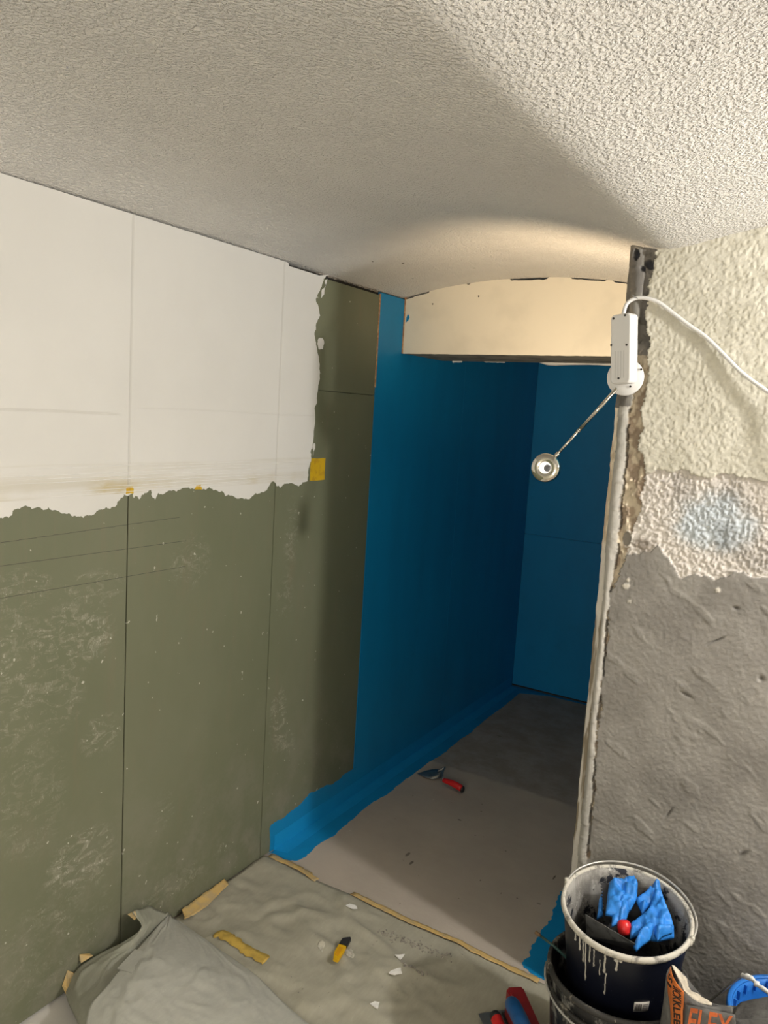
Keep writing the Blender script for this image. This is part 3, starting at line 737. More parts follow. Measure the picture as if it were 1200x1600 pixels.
# tape piece curled up against the wall
A = [W(350, 1376, 0, XL+.010), W(335, 1388, 0, XL+.012), W(318, 1405, 0, XL+.012), W(300, 1422, 0, XL+.014), W(283, 1434, 0, XL+.016)]
B = [W(355, 1386, 2, .012), W(345, 1398, 2, .014), W(326, 1416, 2, .014), W(308, 1430, 2, .016), W(288, 1438, 2, .022)]
A = [Vector((max(p.x, XL+.006), p.y, max(p.z, .034))) for p in A]; B = [Vector((max(p.x, XL+.034), p.y, zs(max(p.x, XL+.034), p.y)+.016)) for p in B]
Vn, Fn = net([A, [(a+b)/2+Vector((.006, 0, -.002)) for a, b in zip(A, B)], B], 7, 24)
rnd = random.Random(6); Vf = [q+Vector((rnd.uniform(0, .002), 0, rnd.uniform(-.0015, .0015))) for r in Vn for q in r]
tag(solid('masking_tape', Vf, Fn, [Vector((-.001, 0, -.001))]*len(Vf), 'tape_tan', sh), 'tan tape edge curled up against the green wall')

# ------------------------------------------------------------------ folded sheet lying on top
def P3(L):
    r = []
    for a, b, z in L:
        q = W(a, b, 2, z)
        if q.x < XL+.012:
            q = W(a, b, 0, XL+.012)
        r.append(q)
    return r
fs = empty('folded_sheet', (-1.45, 1.35, .0), 'pale grey fleece folded over in a heap against the green wall', 'floor sheet')
def cloth(name, R, nu, nv, mat, seed, amp, th=.002):
    Vn, Fn = net(R, nu, nv); out = []
    for j, r in enumerate(Vn):
        for i, q in enumerate(r):
            u, v = i/(nu-1), j/(nv-1); e = min(1, 5*min(u, 1-u)+.25)
            k = (1-abs(2*float(fbm(u*3.2+v*1.1, v*4.5-u, seed, 3))-1)); k2 = 1-abs(2*float(fbm(u*7+v*3, v*8, seed+3, 3))-1)
            k3 = 1-abs(2*float(fbm(u*11-v*9+2, v*5+u*6, seed+5, 2))-1)
            z = q.z+e*amp*((max(0, k-.8)/.2)*.8+(max(0, k2-.86)/.14)*.5+(max(0, k3-.92)/.08)*.28)
            out.append(Vector((q.x, q.y, max(z, .013))))
    return solid(name, out, Fn, [Vector((0, 0, -th))]*len(out), mat, fs)
upper = [P3([(262, 1430, .085), (215, 1483, .128), (165, 1542, .138), (138, 1580, .125), (128, 1680, .10), (120, 1800, .07)]),
         P3([(265, 1432, .08), (248, 1490, .13), (212, 1552, .142), (195, 1610, .128), (190, 1700, .10), (190, 1820, .07)]),
         P3([(270, 1434, .07), (300, 1500, .10), (300, 1560, .105), (300, 1620, .10), (300, 1710, .08), (300, 1850, .05)]),
         P3([(274, 1436, .05), (325, 1482, .055), (370, 1540, .055), (400, 1600, .05), (420, 1690, .04), (440, 1860, .03)]),
         P3([(279, 1438, .03), (335, 1478, .020), (395, 1520, .018), (447, 1570, .018), (520, 1640, .016), (600, 1800, .016)])]
cloth('upper_layer', upper, 70, 90, 'fleece_light', 51, .006)
under = [P3([(206, 1424, .165), (221, 1449, .14), (193, 1472, .115), (152, 1492, .09), (121, 1514, .06), (103, 1550, .025), (118, 1590, .02), (150, 1650, .02)]),
         P3([(232, 1418, .135), (232, 1445, .13), (205, 1478, .12), (165, 1505, .105), (132, 1535, .08), (112, 1565, .05), (122, 1598, .04), (155, 1660, .03)]),
         P3([(262, 1428, .085), (246, 1449, .09), (222, 1478, .095), (190, 1518, .10), (162, 1552, .09), (138, 1585, .075), (135, 1620, .05), (160, 1680, .04)]),
         P3([(272, 1436, .055), (256, 1458, .05), (238, 1492, .065), (210, 1532, .07), (190, 1570, .065), (165, 1600, .055), (160, 1650, .05), (175, 1690, .04)])]
cloth('under_layer', under, 30, 50, 'fleece_under', 57, .008)
# overlapping edge piece on the fold and frayed tape bits
q = [W(a, b, 2, z) for a, b, z in ((211, 1483, .134), (228, 1487, .137), (231, 1492, .138), (206, 1520, .145), (183, 1513, .141))]
nq = len(q); mesh('patch', q+[p-Vector((0, 0, .002)) for p in q], [tuple(range(nq)), tuple(range(2*nq-1, nq-1, -1))]+[(i, (i+1) % nq, (i+1) % nq+nq, i+nq) for i in range(nq)], 'fleece_light', fs)
def scrap(L, mat, par, th=.0012):
    q = []
    for a, b, z in L:
        p = W(a, b, 2, z)
        if p.x < XL+.004: p = W(a, b, 0, XL+.004)
        q.append(p)
    n = len(q); return mesh('tape_scrap', q+[p+Vector((-th, -th, -th)) for p in q], [tuple(range(n)), tuple(range(2*n-1, n-1, -1))]+[(i, (i+1) % n, (i+1) % n+n, i+n) for i in range(n)], mat, par)
scrap([(125, 1491, .09), (140, 1490, .09), (146, 1493, .095), (128, 1504, .08), (125, 1500, .08)], 'tape_tan', fs)
scrap([(106, 1516, .05), (115, 1520, .06), (110, 1548, .03), (104, 1553, .02), (98, 1540, .02)], 'tape_tan', fs)
scrap([(200, 1428, .155), (211, 1423, .165), (214, 1432, .155), (211, 1437, .15), (206, 1430, .15)], 'tape_tan', fs)

# ------------------------------------------------------------------ debris on the sheet
def chip(pxs, label, seed, th=.003):
    pts = [(W(a, b, 2, .012).x, W(a, b, 2, .012).y) for a, b in pxs]; cx = sum(p[0] for p in pts)/len(pts); cy_ = sum(p[1] for p in pts)/len(pts)
    zb = max(zs(x, y) for x, y in pts+[(cx, cy_)])+.0005
    o = plate('plaster_chip', [tuple(p) for p in rag(pts, .0015, 2, True, seed)], lambda u, v, h: Vector((u, v, zb+h)), th, 'plaster_chip')
    return tag(o, label, 'plaster chip', 'plaster chips on the sheet')
chip([(617, 1496), (632, 1495), (625, 1503)], 'small triangular white plaster chip above the larger chip right of the knife', 1)
chip([(607, 1525), (615, 1520), (626, 1517), (628, 1526), (616, 1528)], 'larger wedge-shaped white plaster chip among crumbs right of the yellow knife', 2)
chip([(578, 1571), (584, 1568), (593, 1569), (590, 1579), (586, 1577)], 'square-cornered white plaster chip alone nearest the lower edge of the photo', 3)
chip([(403, 1532), (406, 1531), (415, 1539), (413, 1541)], 'thin sliver of white plaster at the edge of the folded sheet', 4)
chip([(540, 1419), (546, 1416), (556, 1419), (558, 1424), (550, 1424)], 'flat pale plaster chip close to the tape line', 5, .0012)
g = G(); rnd = random.Random(12)
def crumb(x, y, r):
    bm = bmesh.new(); bmesh.ops.create_icosphere(bm, subdivisions=1, radius=r); z = zs(x, y)
    for q in bm.verts: q.co = Vector((x+q.co.x*rnd.uniform(.7, 1.4), y+q.co.y*rnd.uniform(.7, 1.4), z+r*.4+q.co.z*.7))
    g.add([q.co.copy() for q in bm.verts], [[q.index for q in f.verts] for f in bm.faces]); bm.free()
for k in range(150):
    t = rnd.random(); a = 590+t*115; b = 1452+t*46+rnd.gauss(0, 3.5); p = W(a, b, 2, .008); crumb(p.x, p.y, rnd.uniform(.0012, .0032))
for k in range(34):
    t = rnd.random(); a = 625+t*46; b = 1508+t*26+rnd.gauss(0, 2.0); p = W(a, b, 2, .008); crumb(p.x, p.y, rnd.uniform(.0015, .0042))
for k in range(46):
    a = rnd.uniform(430, 760); b = rnd.uniform(1430, 1590); p = W(a, b, 2, .006)
    if p.y < 2.06: crumb(p.x, p.y, rnd.uniform(.0008, .002))
tag(g.out('mortar_crumbs', 'crumb', None, True), 'grey mortar crumbs strewn over the protective fleece', 'crumbs', kind='stuff')
def smear(L, label, seed):
    pts = [(W(a, b, 2, .01).x, W(a, b, 2, .01).y) for a, b in L]; V, F, D = pad([tuple(p) for p in rag(pts, .004, 2, True, seed)], .004)
    v3 = [Vector((v.x, v.y, zs(v.x, v.y)+.0012+min(d, .003)*float(vn(v.x*300, v.y*300, seed)))) for v, d in zip(V, D)]
    return tag(solid('mortar_splat', v3, F, [Vector((0, 0, -.0008))]*len(v3), simple('splat_%d' % seed, (.50, .47, .38), .8, .15, 90, .5, 90), None), label, 'mortar splat', 'mortar splats on the sheet')
smear([(540, 1483), (549, 1480), (553, 1488), (552, 1496), (545, 1499), (539, 1494)], 'round whitish mortar splat right beside the yellow knife', 1)
smear([(496, 1478), (503, 1473), (508, 1480), (503, 1489), (498, 1484)], 'ragged pale mortar splat left of the yellow knife', 2)

# utility knife
def along(a, b, zz=.012):
    p, q = W(*a, 2, zz), W(*b, 2, zz); return p, q, (q-p)
p, q, d = along((522, 1506), (543, 1471)); L_ = d.length; t = Vector((d.x, d.y, 0)).normalized(); s_ = Vector((-t.y, t.x, 0))
zk = max(zs(p.x+d.x*k/4, p.y+d.y*k/4) for k in range(5))+.0006
kn = empty('utility_knife', (p.x, p.y, zk), 'yellow and black cutter knife lying on the protective fleece', 'knife')
def kshape(name, pts, h0_, h1_, mat, bev=.0015):
    bm = bmesh.new(); vs = [bm.verts.new(Vector((p.x, p.y, zk+h0_))+t*a+s_*b) for a, b in pts]; f = bm.faces.new(vs)
    r = bmesh.ops.extrude_face_region(bm, geom=[f]); [setattr(v, 'co', v.co+Vector((0, 0, h1_-h0_))) for v in r['geom'] if isinstance(v, bmesh.types.BMVert)]
    if bev: bmesh.ops.bevel(bm, geom=bm.edges[:], offset=bev, segments=2, affect='EDGES')
    bm.verts.ensure_lookup_table(); bm.verts.index_update()
    o = mesh(name, [v.co.copy() for v in bm.verts], [[v.index for v in f.verts] for f in bm.faces], mat, kn); bm.free(); return o
wk = .013
kshape('body', [(0, -wk*.8), (.004, -wk), (L_*.60, -wk), (L_*.62, -wk*.8), (L_*.62, wk), (.03, wk), (0, wk*.3)], 0, .011, 'yellow_plastic')
kshape('slider_end', [(L_*.62, -wk), (L_*.97, -wk*.95), (L_*1.02, -wk*.6), (L_*.93, wk*.5), (L_*.88, wk), (L_*.62, wk)], 0, .012, 'black_rubber')
kshape('inset_grip', [(L_*.12, -wk*.5), (L_*.5, -wk*.5), (L_*.5, wk*.5), (L_*.16, wk*.5)], .0105, .0122, simple('yellow_deep', (.55, .27, .01), .4, .05), .0005)

# pointing trowel in the niche
tw = empty('pointing_trowel', (-1.45, 3.03, 0), 'small pointing trowel with a red handle on the dim niche floor', 'trowel')
tip = W(652, 1209, 2, .004); sh1 = W(690, 1211, 2, .016); nk = W(687, 1217, 2, .04); hs = W(692, 1219, 2, .03); he = W(724, 1234, 2, .018)
ax2 = (sh1-tip); ln = ax2.length; t2 = Vector((ax2.x, ax2.y, 0)).normalized(); s2 = Vector((-t2.y, t2.x, 0))
bl = []
for u in np.linspace(0, 1, 9):
    wd = .042*math.sin(min(1, u/.72)*PI/2)*(1 if u < .72 else 1-.55*(u-.72)/.28)
    for k in (-1, -.5, 0, .5, 1): bl.append(Vector((tip.x, tip.y, .006+.022*u+.008*(1-k*k)*u*.6-.014*(k < 0)*abs(k)*u))+t2*ln*u*1.0+s2*wd*k)
solid('blade', bl, [(i*5+k, i*5+k+1, (i+1)*5+k+1, (i+1)*5+k) for i in range(8) for k in range(4)], [Vector((0, 0, -.0018))]*len(bl), 'brushed_metal', tw)
e_ = bl[-3]; G().tube(curve([e_-t2*.02, e_+Vector((0, 0, .012)), e_+t2*.012+Vector((0, 0, .022)), (e_+hs)/2+Vector((0, 0, .016)), hs+Vector((0, 0, .004))], 16), .0045, 10).out('shank', 'brushed_metal', tw, True)
dd = he-hs; hd = [hs+dd*k+Vector((0, 0, .006*math.sin(PI*k))) for k in (0, .03, .15, .4, .65, .85, .93)]
G().tube(hd, [.007, .0095, .0115, .0135, .0150, .0150, .0140], 14).out('handle', 'red_plastic', tw, True)
G().tube([hs+dd*k for k in (.928, .95, 1.0, 1.03)], [.0140, .0150, .013, .007], 14).out('end_cap', 'black_rubber', tw, True)
mk = G().tube([hs+dd*.05+Vector((0, 0, .0095)), hs+dd*.85+Vector((0, 0, .0105))], [.004, .006], 8)
mk.out('grip_inlay', 'dark_red', tw, True)

# ================================================================== FOREGROUND TOOLS
# steel plate trowel with red and black handle
st = empty('smoothing_trowel', (-.70, 1.90, .004), 'steel smoothing trowel with a red handle, lying left of the blue-handled float', 'trowel')
A0, A1 = W(747, 1583, 2, .018), W(800, 1575, 2, .018); dA = A1-A0; nA = Vector((dA.y, -dA.x, 0)).normalized()
zz = .0165
pts = [Vector((A0.x, A0.y, zz)), Vector((A1.x, A1.y, zz)), Vector((A1.x, A1.y, zz))+nA*.27, Vector((A0.x, A0.y, zz))+nA*.27]
solid('blade', pts, [(0, 1, 2, 3)], [Vector((0, 0, -.0012))]*4, 'brushed_metal', st, False)
c0 = W(774, 1588, 2, .065); G().tube(curve([c0, c0+nA*.03-Vector((0, 0, .004)), c0+nA*.12], 10), [.012]+[.0155]*8+[.014], 16).out('handle', 'red_plastic', st, True)
G().tube([c0-nA*.010, c0-nA*.006, c0+nA*.006, c0+nA*.008], [.008, .014, .016, .0155], 16).out('end_cap', 'black_rubber', st, True)
G().tube([Vector((c0.x, c0.y, zz))+nA*.04, c0+nA*.04], .006, 8).out('tang', 'brushed_metal', st, True)
G().tube([Vector((c0.x, c0.y, zz))+nA*.12, c0+nA*.12], .006, 8).out('tang', 'brushed_metal', st, True)
# red float standing on edge beside it, with its blue handle
rf = empty('plastering_float', (-.62, 1.93, .004), 'dark red plastering float with a thick blue handle beside the buckets', 'float')
B0 = W(791, 1541, 2, .10); B1 = W(817, 1539, 2, .10); B2 = W(850, 1612, 2, .10)
lng = Vector((B2.x-B1.x, B2.y-B1.y, 0)); lng.normalize(); acr = Vector((-lng.y, lng.x, 0))
if acr.x > 0: acr = -acr
base = Vector((B1.x, B1.y, .10)); wB = (B0-B1).dot(acr)
def fbox(a0_, a1_, b0_, b1_, z0, z1, name, mat, bev=.003):
    bm = bmesh.new(); bmesh.ops.create_cube(bm, size=1)
    for q in bm.verts:
        q.co = Vector((a0_+(q.co.x+.5)*(a1_-a0_), b0_+(q.co.y+.5)*(b1_-b0_), z0+(q.co.z+.5)*(z1-z0)))
    bmesh.ops.bevel(bm, geom=bm.edges[:], offset=bev, segments=2, affect='EDGES')
    v = [base+lng*q.co.x+acr*q.co.y+Vector((0, 0, q.co.z-.10)) for q in bm.verts]
    bm.verts.index_update(); o = mesh(name, v, [[q.index for q in f.verts] for f in bm.faces], mat, rf); bm.free(); return o
fbox(0, .26, 0, wB, .012, .10, 'body', 'dark_red', .006)
fbox(-.004, .264, -.006, wB+.006, .0105, .020, 'sole', 'black_rubber', .002)
hq = [W(798, 1565, 2, .115), W(806, 1580, 2, .135), W(818, 1605, 2, .14), W(835, 1650, 2, .13)]
G().tube(curve(hq, 16), [.013, .018, .020]+[.0205]*11+[.019, .015], 18).out('handle', 'blue_plastic', rf, True)
G().tube([hq[1]-Vector((0, 0, .01)), hq[1]-Vector((-.012, 0, .05))], .011, 10).out('handle_post', 'blue_plastic', rf, True)
G().tube([hq[3]-Vector((0, 0, .005)), hq[3]-Vector((-.012, 0, .04))], .011, 10).out('handle_post', 'blue_plastic', rf, True)

# ================================================================== BUCKETS
def bucket(name, loc, H, r0, r1, wallmat, rimmat, label, tilt=(0, 0, 0), inner=None):
    e = empty(name, (0, 0, 0), label, 'bucket')
    sh_ = G().lathe([(0, 0), (r0-.004, 0), (r0, .006), (r0+(r1-r0)*.9, H*.9), (r1, H-.004), (r1-.0035, H-.004), (r0+(r1-r0)*.9-.0035, H*.9), (r0-.0035, .008), (0, .006)], 72).out('shell', wallmat, e, True)
    G().lathe([(r1-.004, H-.012), (r1+.004, H-.014), (r1+.0065, H-.008), (r1+.0055, H-.001), (r1+.001, H+.002), (r1-.004, H-.001)], 72, close=True).out('rim', rimmat, e, True)
    if not inner: G().lathe([(r1-.004, H-.052), (r1+.0045, H-.053), (r1+.0055, H-.049), (r1+.0045, H-.045), (r1-.004, H-.044)], 72, close=True).out('collar_ring', rimmat if rimmat == 'rim_dark' else wallmat, e, True)
    if inner:
        G().lathe([(r1-.0045, H-.003), (r0+(r1-r0)*.9-.005, H*.9), (r0+(r1-r0)*.3-.006, H*.3), (r0+(r1-r0)*.3-.004, H*.3), (r0+(r1-r0)*.9-.003, H*.9), (r1-.003, H-.004)], 72, close=True).out('mortar_crust', inner, e, True)
    return e
lc = Vector((-.357, 1.812, 0))
b1 = bucket('mortar_bucket', lc, .335, .138, .163, 'bucket_black', 'rim_dark', 'black mortar-stained bucket standing on the floor under the navy bucket')
def settle(e, mtx): e.matrix_world = mtx
# handle of the lower bucket, hanging to the front
hh = []
for k in range(25):
    a = -PI*.93+PI*.86*k/24; q = Vector((math.cos(a), math.sin(a), 0)); dr = math.sin(PI*k/24)
    hh.append(q*(.171+.006*dr)+Vector((0, 0, .302-.022*dr)))
G().tube(hh, .0028, 8).out('handle', 'wire', b1, True)
for a in (-PI*.93, -PI*.07): G().lathe([(0, 0), (.012, 0), (.012, .008), (.006, .012), (0, .012)], 16, (math.cos(a), math.sin(a), 0), (math.cos(a)*.160, math.sin(a)*.160, .298)).out('handle_ear', 'rim_dark', b1)
settle(b1, Matrix.Translation(lc+Vector((0, 0, .006))))

uc = W(979, 1419, 2, .505)
H2 = .30; R1 = .1475
b2 = bucket('gauging_bucket', uc, H2, .118, R1, 'bucket_navy', 'rim_dirty', 'navy bucket with white drips and rubber gloves, nested in the black bucket', inner='mortar_inside')
toc = Vector((-uc.x, -uc.y, 0)).normalized(); axs = Vector((0, 0, 1)).cross(toc)
Mt = Matrix.Translation(uc) @ Matrix.Rotation(math.radians(8.0), 4, axs) @ Matrix.Translation((0, 0, -H2))
Mi = Mt.inverted()
def loc2(px_, py_, dz=0): # ray -> bucket-local point at height H2+dz
    p0 = Vector((0, 0, EYE)); p1 = W(px_, py_, 2, .3); a = Mi @ p0; b = Mi @ p1; t_ = (H2+dz-a.z)/(b.z-a.z); return a+(b-a)*t_
ea = loc2(1056, 1455); an = math.atan2(ea.y, ea.x)
hh = []
for k in range(41):
    u = k/40; a = an+PI*u; dr = math.sin(PI*u)
    hh.append(Vector((math.cos(a), math.sin(a), 0))*(R1+.006+.005*min(1, dr*3))+Vector((0, 0, H2-.004+.010*dr)))
G().tube(hh, .0026, 8).out('handle', 'wire', b2, True)
for a in (an, an+PI):
    g = G(); g.lathe([(0, 0), (.011, 0), (.012, .006), (.007, .010), (0, .010)], 16, (math.cos(a), math.sin(a), 0), (math.cos(a)*(R1-.001), math.sin(a)*(R1-.001), H2-.008))
    g.tube([Vector((math.cos(a)*(R1+.006), math.sin(a)*(R1+.006), H2-.010)), Vector((math.cos(a)*(R1+.007), math.sin(a)*(R1+.007), H2+.006))], .005, 8)
    g.out('handle_ear', 'rim_dirty', b2, True)
# drips down the outside
g = G(); rnd = random.Random(5)
vd = math.atan2(*(lambda v: (v.y, v.x))((Mi.to_3x3() @ (Vector((0, 0, EYE))-uc))))
def drip(px_, top_, bot_, r):
    # angle on the rim under that photo column (near side)
    best = None
    for k in range(-60, 61):
        a = vd+k*PI/120; q = Mt @ Vector((math.cos(a)*R1, math.sin(a)*R1, H2-.02)); c = q-Vector((0, 0, EYE)); sx = 600+FPX*c.dot(rt)/c.dot(fwd)
        if best is None or abs(sx-px_) < best[0]: best = (abs(sx-px_), a)
    a = best[1]; n = 12; P = []
    for k in range(n):
        z = H2-.012-top_-(bot_-top_)*k/(n-1); rr_ = .118+(R1-.118)*z/H2+.0008; aa = a+rnd.uniform(-.006, .006)
        P.append((math.cos(aa)*rr_, math.sin(aa)*rr_, z))
    g.tube(P, [r*1.7]+[r]*(n-3)+[r*1.5, r*.8], 6)
for args in ((905, 0, .045, .0022), (914, 0, .12, .0016), (910, .0, .07, .0018), (922, 0, .055, .0018), (927, .01, .06, .0014), (945, 0, .06, .0024), (948, .06, .125, .0016), (965, 0, .040, .0026), (962, 0, .012, .003), (970, 0, .010, .003), (898, 0, .03, .002), (938, .03, .075, .0012)): drip(*args)
g.out('mortar_drips', 'mortar_drip', b2, True)
# price sticker with bars
def on_shell(px_, z, dr=.0006):
    best = None
    for k in range(-60, 61):
        a = vd+k*PI/120; r = .118+(R1-.118)*z/H2; q = Mt @ Vector((math.cos(a)*r, math.sin(a)*r, z)); c = q-Vector((0, 0, EYE)); sx = 600+FPX*c.dot(rt)/c.dot(fwd); sy_ = 800+FPX*c.dot(dn)/c.dot(fwd)
        if best is None or abs(sx-px_) < best[0]: best = (abs(sx-px_), a, sy_)
    return best
zst = .19
for k in range(60):
    z = H2-.05-k*.004; b_ = on_shell(1000, z)
    if b_[2] > 1572: zst = z; break
a0_ = on_shell(989, zst)[1]; a1_ = on_shell(1014, zst)[1]
def shell_patch(a, b, z0, z1, dr, name, mat, par, n=8):
    v = []
    for k in range(n+1):
        aa = a+(b-a)*k/n
        for z in (z0, z1):
            r = .118+(R1-.118)*z/H2+dr; v.append(Vector((math.cos(aa)*r, math.sin(aa)*r, z)))
    c_ = [Vector((p.x, p.y, 0)).normalized()*-.0005 for p in v]
    return solid(name, v, [(2*k, 2*k+1, 2*k+3, 2*k+2) for k in range(n)], c_, mat, par)
sk = shell_patch(a0_, a1_, zst-.016, zst+.014, .0009, 'sticker', 'sticker', b2)
for k in range(9):
    aa = a0_+(a1_-a0_)*(.08+.05*k); shell_patch(aa, aa+(a1_-a0_)*(.028 if k % 3 else .016), zst-.012, zst+.008, .0013, 'bar', 'ink_black', sk, 1)
for k in range(4):
    shell_patch(a0_+(a1_-a0_)*.60, a0_+(a1_-a0_)*.93, zst-.010+k*.005, zst-.0085+k*.005, .0013, 'printed_line', 'ink_black', sk, 3)
for c_ in list(b2.children)+[x for c in b2.children for x in c.children]: pass
settle(b2, Mt)

# --- tools in the navy bucket (own top-level things, in bucket coordinates -> world)
def wb(v): return Mt @ Vector(v)
def slab(name, pl3, th, mat, parent):
    n_ = (pl3[1]-pl3[0]).cross(pl3[2]-pl3[0]).normalized()*th; n = len(pl3)
    tri = tessellate_polygon([pl3])
    return mesh(name, pl3+[p+n_ for p in pl3], [tuple(t) for t in tri]+[tuple(i+n for i in t[::-1]) for t in tri]+[(i, (i+1) % n, (i+1) % n+n, i+n) for i in range(n)], mat, parent)
nt = empty('notched_trowel', wb((0, 0, .1)), 'dark notched trowel with red handle stuck upright in the navy bucket', 'trowel')
t0 = wb(loc2(938, 1379, -.012)); t1 = wb(loc2(1032, 1396, -.022)); dnv = (wb((0, 0, 0))-wb((0, 0, 1))); 
L0 = wb(loc2(944, 1452, -.10)); L1 = wb(loc2(1045, 1478, -.12))
tl = []
for k in range(14):
    a = t0+(L0-t0)*(k/14); b = t0+(L0-t0)*((k+.5)/14); sx = (t1-t0).normalized()*.004
    tl += [a, b, b+sx, t0+(L0-t0)*((k+1)/14)+sx]
slab('blade', tl+[L0, L1, t1], .0015, 'black_rubber', nt)
c0 = wb(loc2(975, 1441, -.045)); c1 = wb(loc2(977, 1458, -.062))
q0 = wb(loc2(974.5, 1437, -.03)); q1 = wb(loc2(976.5, 1462, -.055)); dq = q1-q0; ca_ = (Vector((0, 0, EYE))-q0).normalized()
G().tube([q0+dq*k for k in (-.02, .06, .2, .5, .8, .94, 1.02)], [.006, .012, .0155, .0165, .0155, .012, .005], 18).out('handle', 'red_plastic', nt, True)
G().tube([q0+dq*.4-ca_*.012, q0+dq*.4-ca_*.045], .007, 10).out('handle_post', 'steel_dark', nt, True)
pk = empty('putty_knife', wb((-.05, -.05, .12)), 'wide grey steel filling knife blade leaning inside the navy bucket', 'putty knife')
k0 = wb(loc2(915, 1429, -.020)); k1 = wb(loc2(993, 1475, -.020)); k2 = wb(loc2(990, 1487, -.085)); k3 = wb(loc2(917, 1462, -.085))
tp = [k0+(k1-k0)*(i/12)+Vector((0, 0, .0016*float(vn(i*1.7, 4)))) for i in range(13)]
slab('blade', tp+[k2, k3], .0013, 'steel_dark', pk)
G().tube([(k0+k1)/2+(k2-k1)*.5, (k2+k3)/2+(k2-k1)*.6], .008, 10).out('handle', 'black_rubber', pk, True)

def glove(label, parts, seed):
    c = wb((0, 0, .2)); e = empty('rubber_glove', c, label, 'glove', 'blue rubber gloves in the navy bucket')
    for i, (nm, L, dz, th, slope) in enumerate(parts):
        lp = [loc2(a, b, dz) for a, b in L]; poly = [(p.x, p.y) for p in lp]
        V, F, D = pad(poly, .0045); cx = sum(p[0] for p in poly)/len(poly); cy_ = sum(p[1] for p in poly)/len(poly)
        v3 = []; dd = []
        for v, d in zip(V, D):
            k = 1-abs(2*float(fbm(v.x*34+v.y*12, v.y*30-v.x*9, seed+i, 3))-1)
            k2 = 1-abs(2*float(fbm(v.x*80, v.y*80, seed+i+7, 2))-1)
            h = th*min(1, (d/.012))**.5 + .014*max(0, k-.62)/.38*min(1, d/.006)+.004*k2
            v3.append(wb((v.x, v.y, H2+dz+h+slope[0]*(v.x-cx)+slope[1]*(v.y-cy_)))); dd.append(Vector((0, 0, -h*1.0-.004)))
        solid(nm, v3, F, dd, 'glove_blue', e)
    return e
glove('crumpled blue rubber glove with rolled cuff, left of its pair in the bucket',
      [('cuff', [(951, 1383), (977, 1381), (982, 1386), (972, 1426), (947, 1420)], -.018, .008, (0, .25)),
       ('palm', [(975, 1380), (990, 1379), (996, 1387), (995, 1404), (986, 1416), (972, 1415), (964, 1412), (972, 1396)], -.016, .012, (0, .3)),
       ('finger', [(964, 1420), (979, 1406), (987, 1414), (979, 1434), (968, 1440)], -.030, .010, (0, .2)),
       ('finger', [(957, 1422), (968, 1415), (981, 1430), (976, 1438), (956, 1443)], -.034, .009, (0, .2)),
       ('finger', [(936, 1408), (941, 1398), (942, 1428), (933, 1431)], -.05, .004, (0, .2))], 61)
glove('crumpled blue rubber glove with folded cuff on the right inside the bucket',
      [('cuff', [(993, 1402), (1012, 1394), (1027, 1391), (1030, 1399), (1005, 1421)], -.018, .006, (0, .3)),
       ('palm', [(1018, 1394), (1029, 1392), (1037, 1416), (1053, 1446), (1054, 1459), (1030, 1461), (1008, 1456), (1002, 1436), (1013, 1424), (1019, 1408)], -.026, .014, (0, .25)),
       ('finger', [(984, 1443), (1004, 1435), (1018, 1428), (1020, 1448), (1004, 1456), (985, 1462)], -.040, .009, (0, .2)),
       ('finger', [(1022, 1452), (1016, 1468), (1003, 1475), (995, 1481), (990, 1475), (1000, 1455), (1012, 1446)], -.030, .010, (0, .2)),
       ('finger', [(1022, 1450), (1050, 1450), (1050, 1458), (1036, 1461), (1028, 1467), (1022, 1458)], -.026, .010, (0, .2))], 71)

# stick poking out of the lower bucket
s0 = W(836, 1456, 2, .36); s1 = W(884, 1492, 2, .33); sd_ = s1-s0
sk_ = empty('brush_stick', s1, 'thin dark green stick with brown tip poking out of the black bucket', 'stick')
s1b = s1+sd_*.35+Vector((0, 0, -.01))
G().tube([s0+sd_*.16, s0+sd_*.6, s1b], [.0032, .0036, .0038], 10).out('shaft', 'green_stick', sk_, True)
G().tube([s0, s0+sd_*.02, s0+sd_*.17], [.003, .0045, .0042], 10).out('tip', 'wood_tip', sk_, True)

# ================================================================== MORTAR BAG
bg = empty('mortar_bag', (-.05, 1.66, .005), 'torn open grey paper mortar bag with an orange side, right of the buckets', 'paper bag')
Pf = [W(1067, 1550, 1, 1.600), W(1090, 1566, 1, 1.595), W(1112, 1573, 1, 1.595), W(1143, 1573, 1, 1.60), W(1148, 1592, 1, 1.60), W(1200, 1592, 1, 1.60), W(1260, 1590, 1, 1.61)]
Pb = [W(1280, 1575, 1, 1.74), W(1200, 1566, 1, 1.755), W(1150, 1572, 1, 1.755), W(1110, 1566, 1, 1.75), W(1085, 1543, 1, 1.74), W(1066, 1520, 1, 1.70)]
Pl = [W(1048, 1511, 1, 1.655), W(1042, 1528, 1, 1.640)]
loop = Pf+Pb+Pl
def base_of(p, i):
    return Vector((p.x*1.0+(.0 if i else 0), p.y, .006))
rows = []; nr_ = 16
bx0, bx1, by0, by1 = Pf[0].x-.004, Pf[-1].x, 1.585, 1.765
cl = curve(loop+[loop[0]], 72)[:-1]
zmin = min(p.z for p in loop)
V = []
for j in range(nr_):
    t_ = j/(nr_-1)
    for i, p in enumerate(cl):
        q = Vector((p.x, p.y, .007+(p.z-.007)*t_))
        k = float(fbm(i*.22, j*.5, 81, 3))-.5
        bul = math.sin(PI*min(1, t_*1.05))*.012
        c_ = Vector(((bx0+bx1)/2, (by0+by1)/2, 0)); n_ = Vector((q.x-c_.x, (q.y-c_.y)*1.6, 0)).normalized()
        fade = .3 if j == nr_-1 else 1
        q += n_*(bul*(1-t_)+.010*k*fade*(0.35 if n_.x < -.6 else 1)); V.append(q)
n = len(cl)
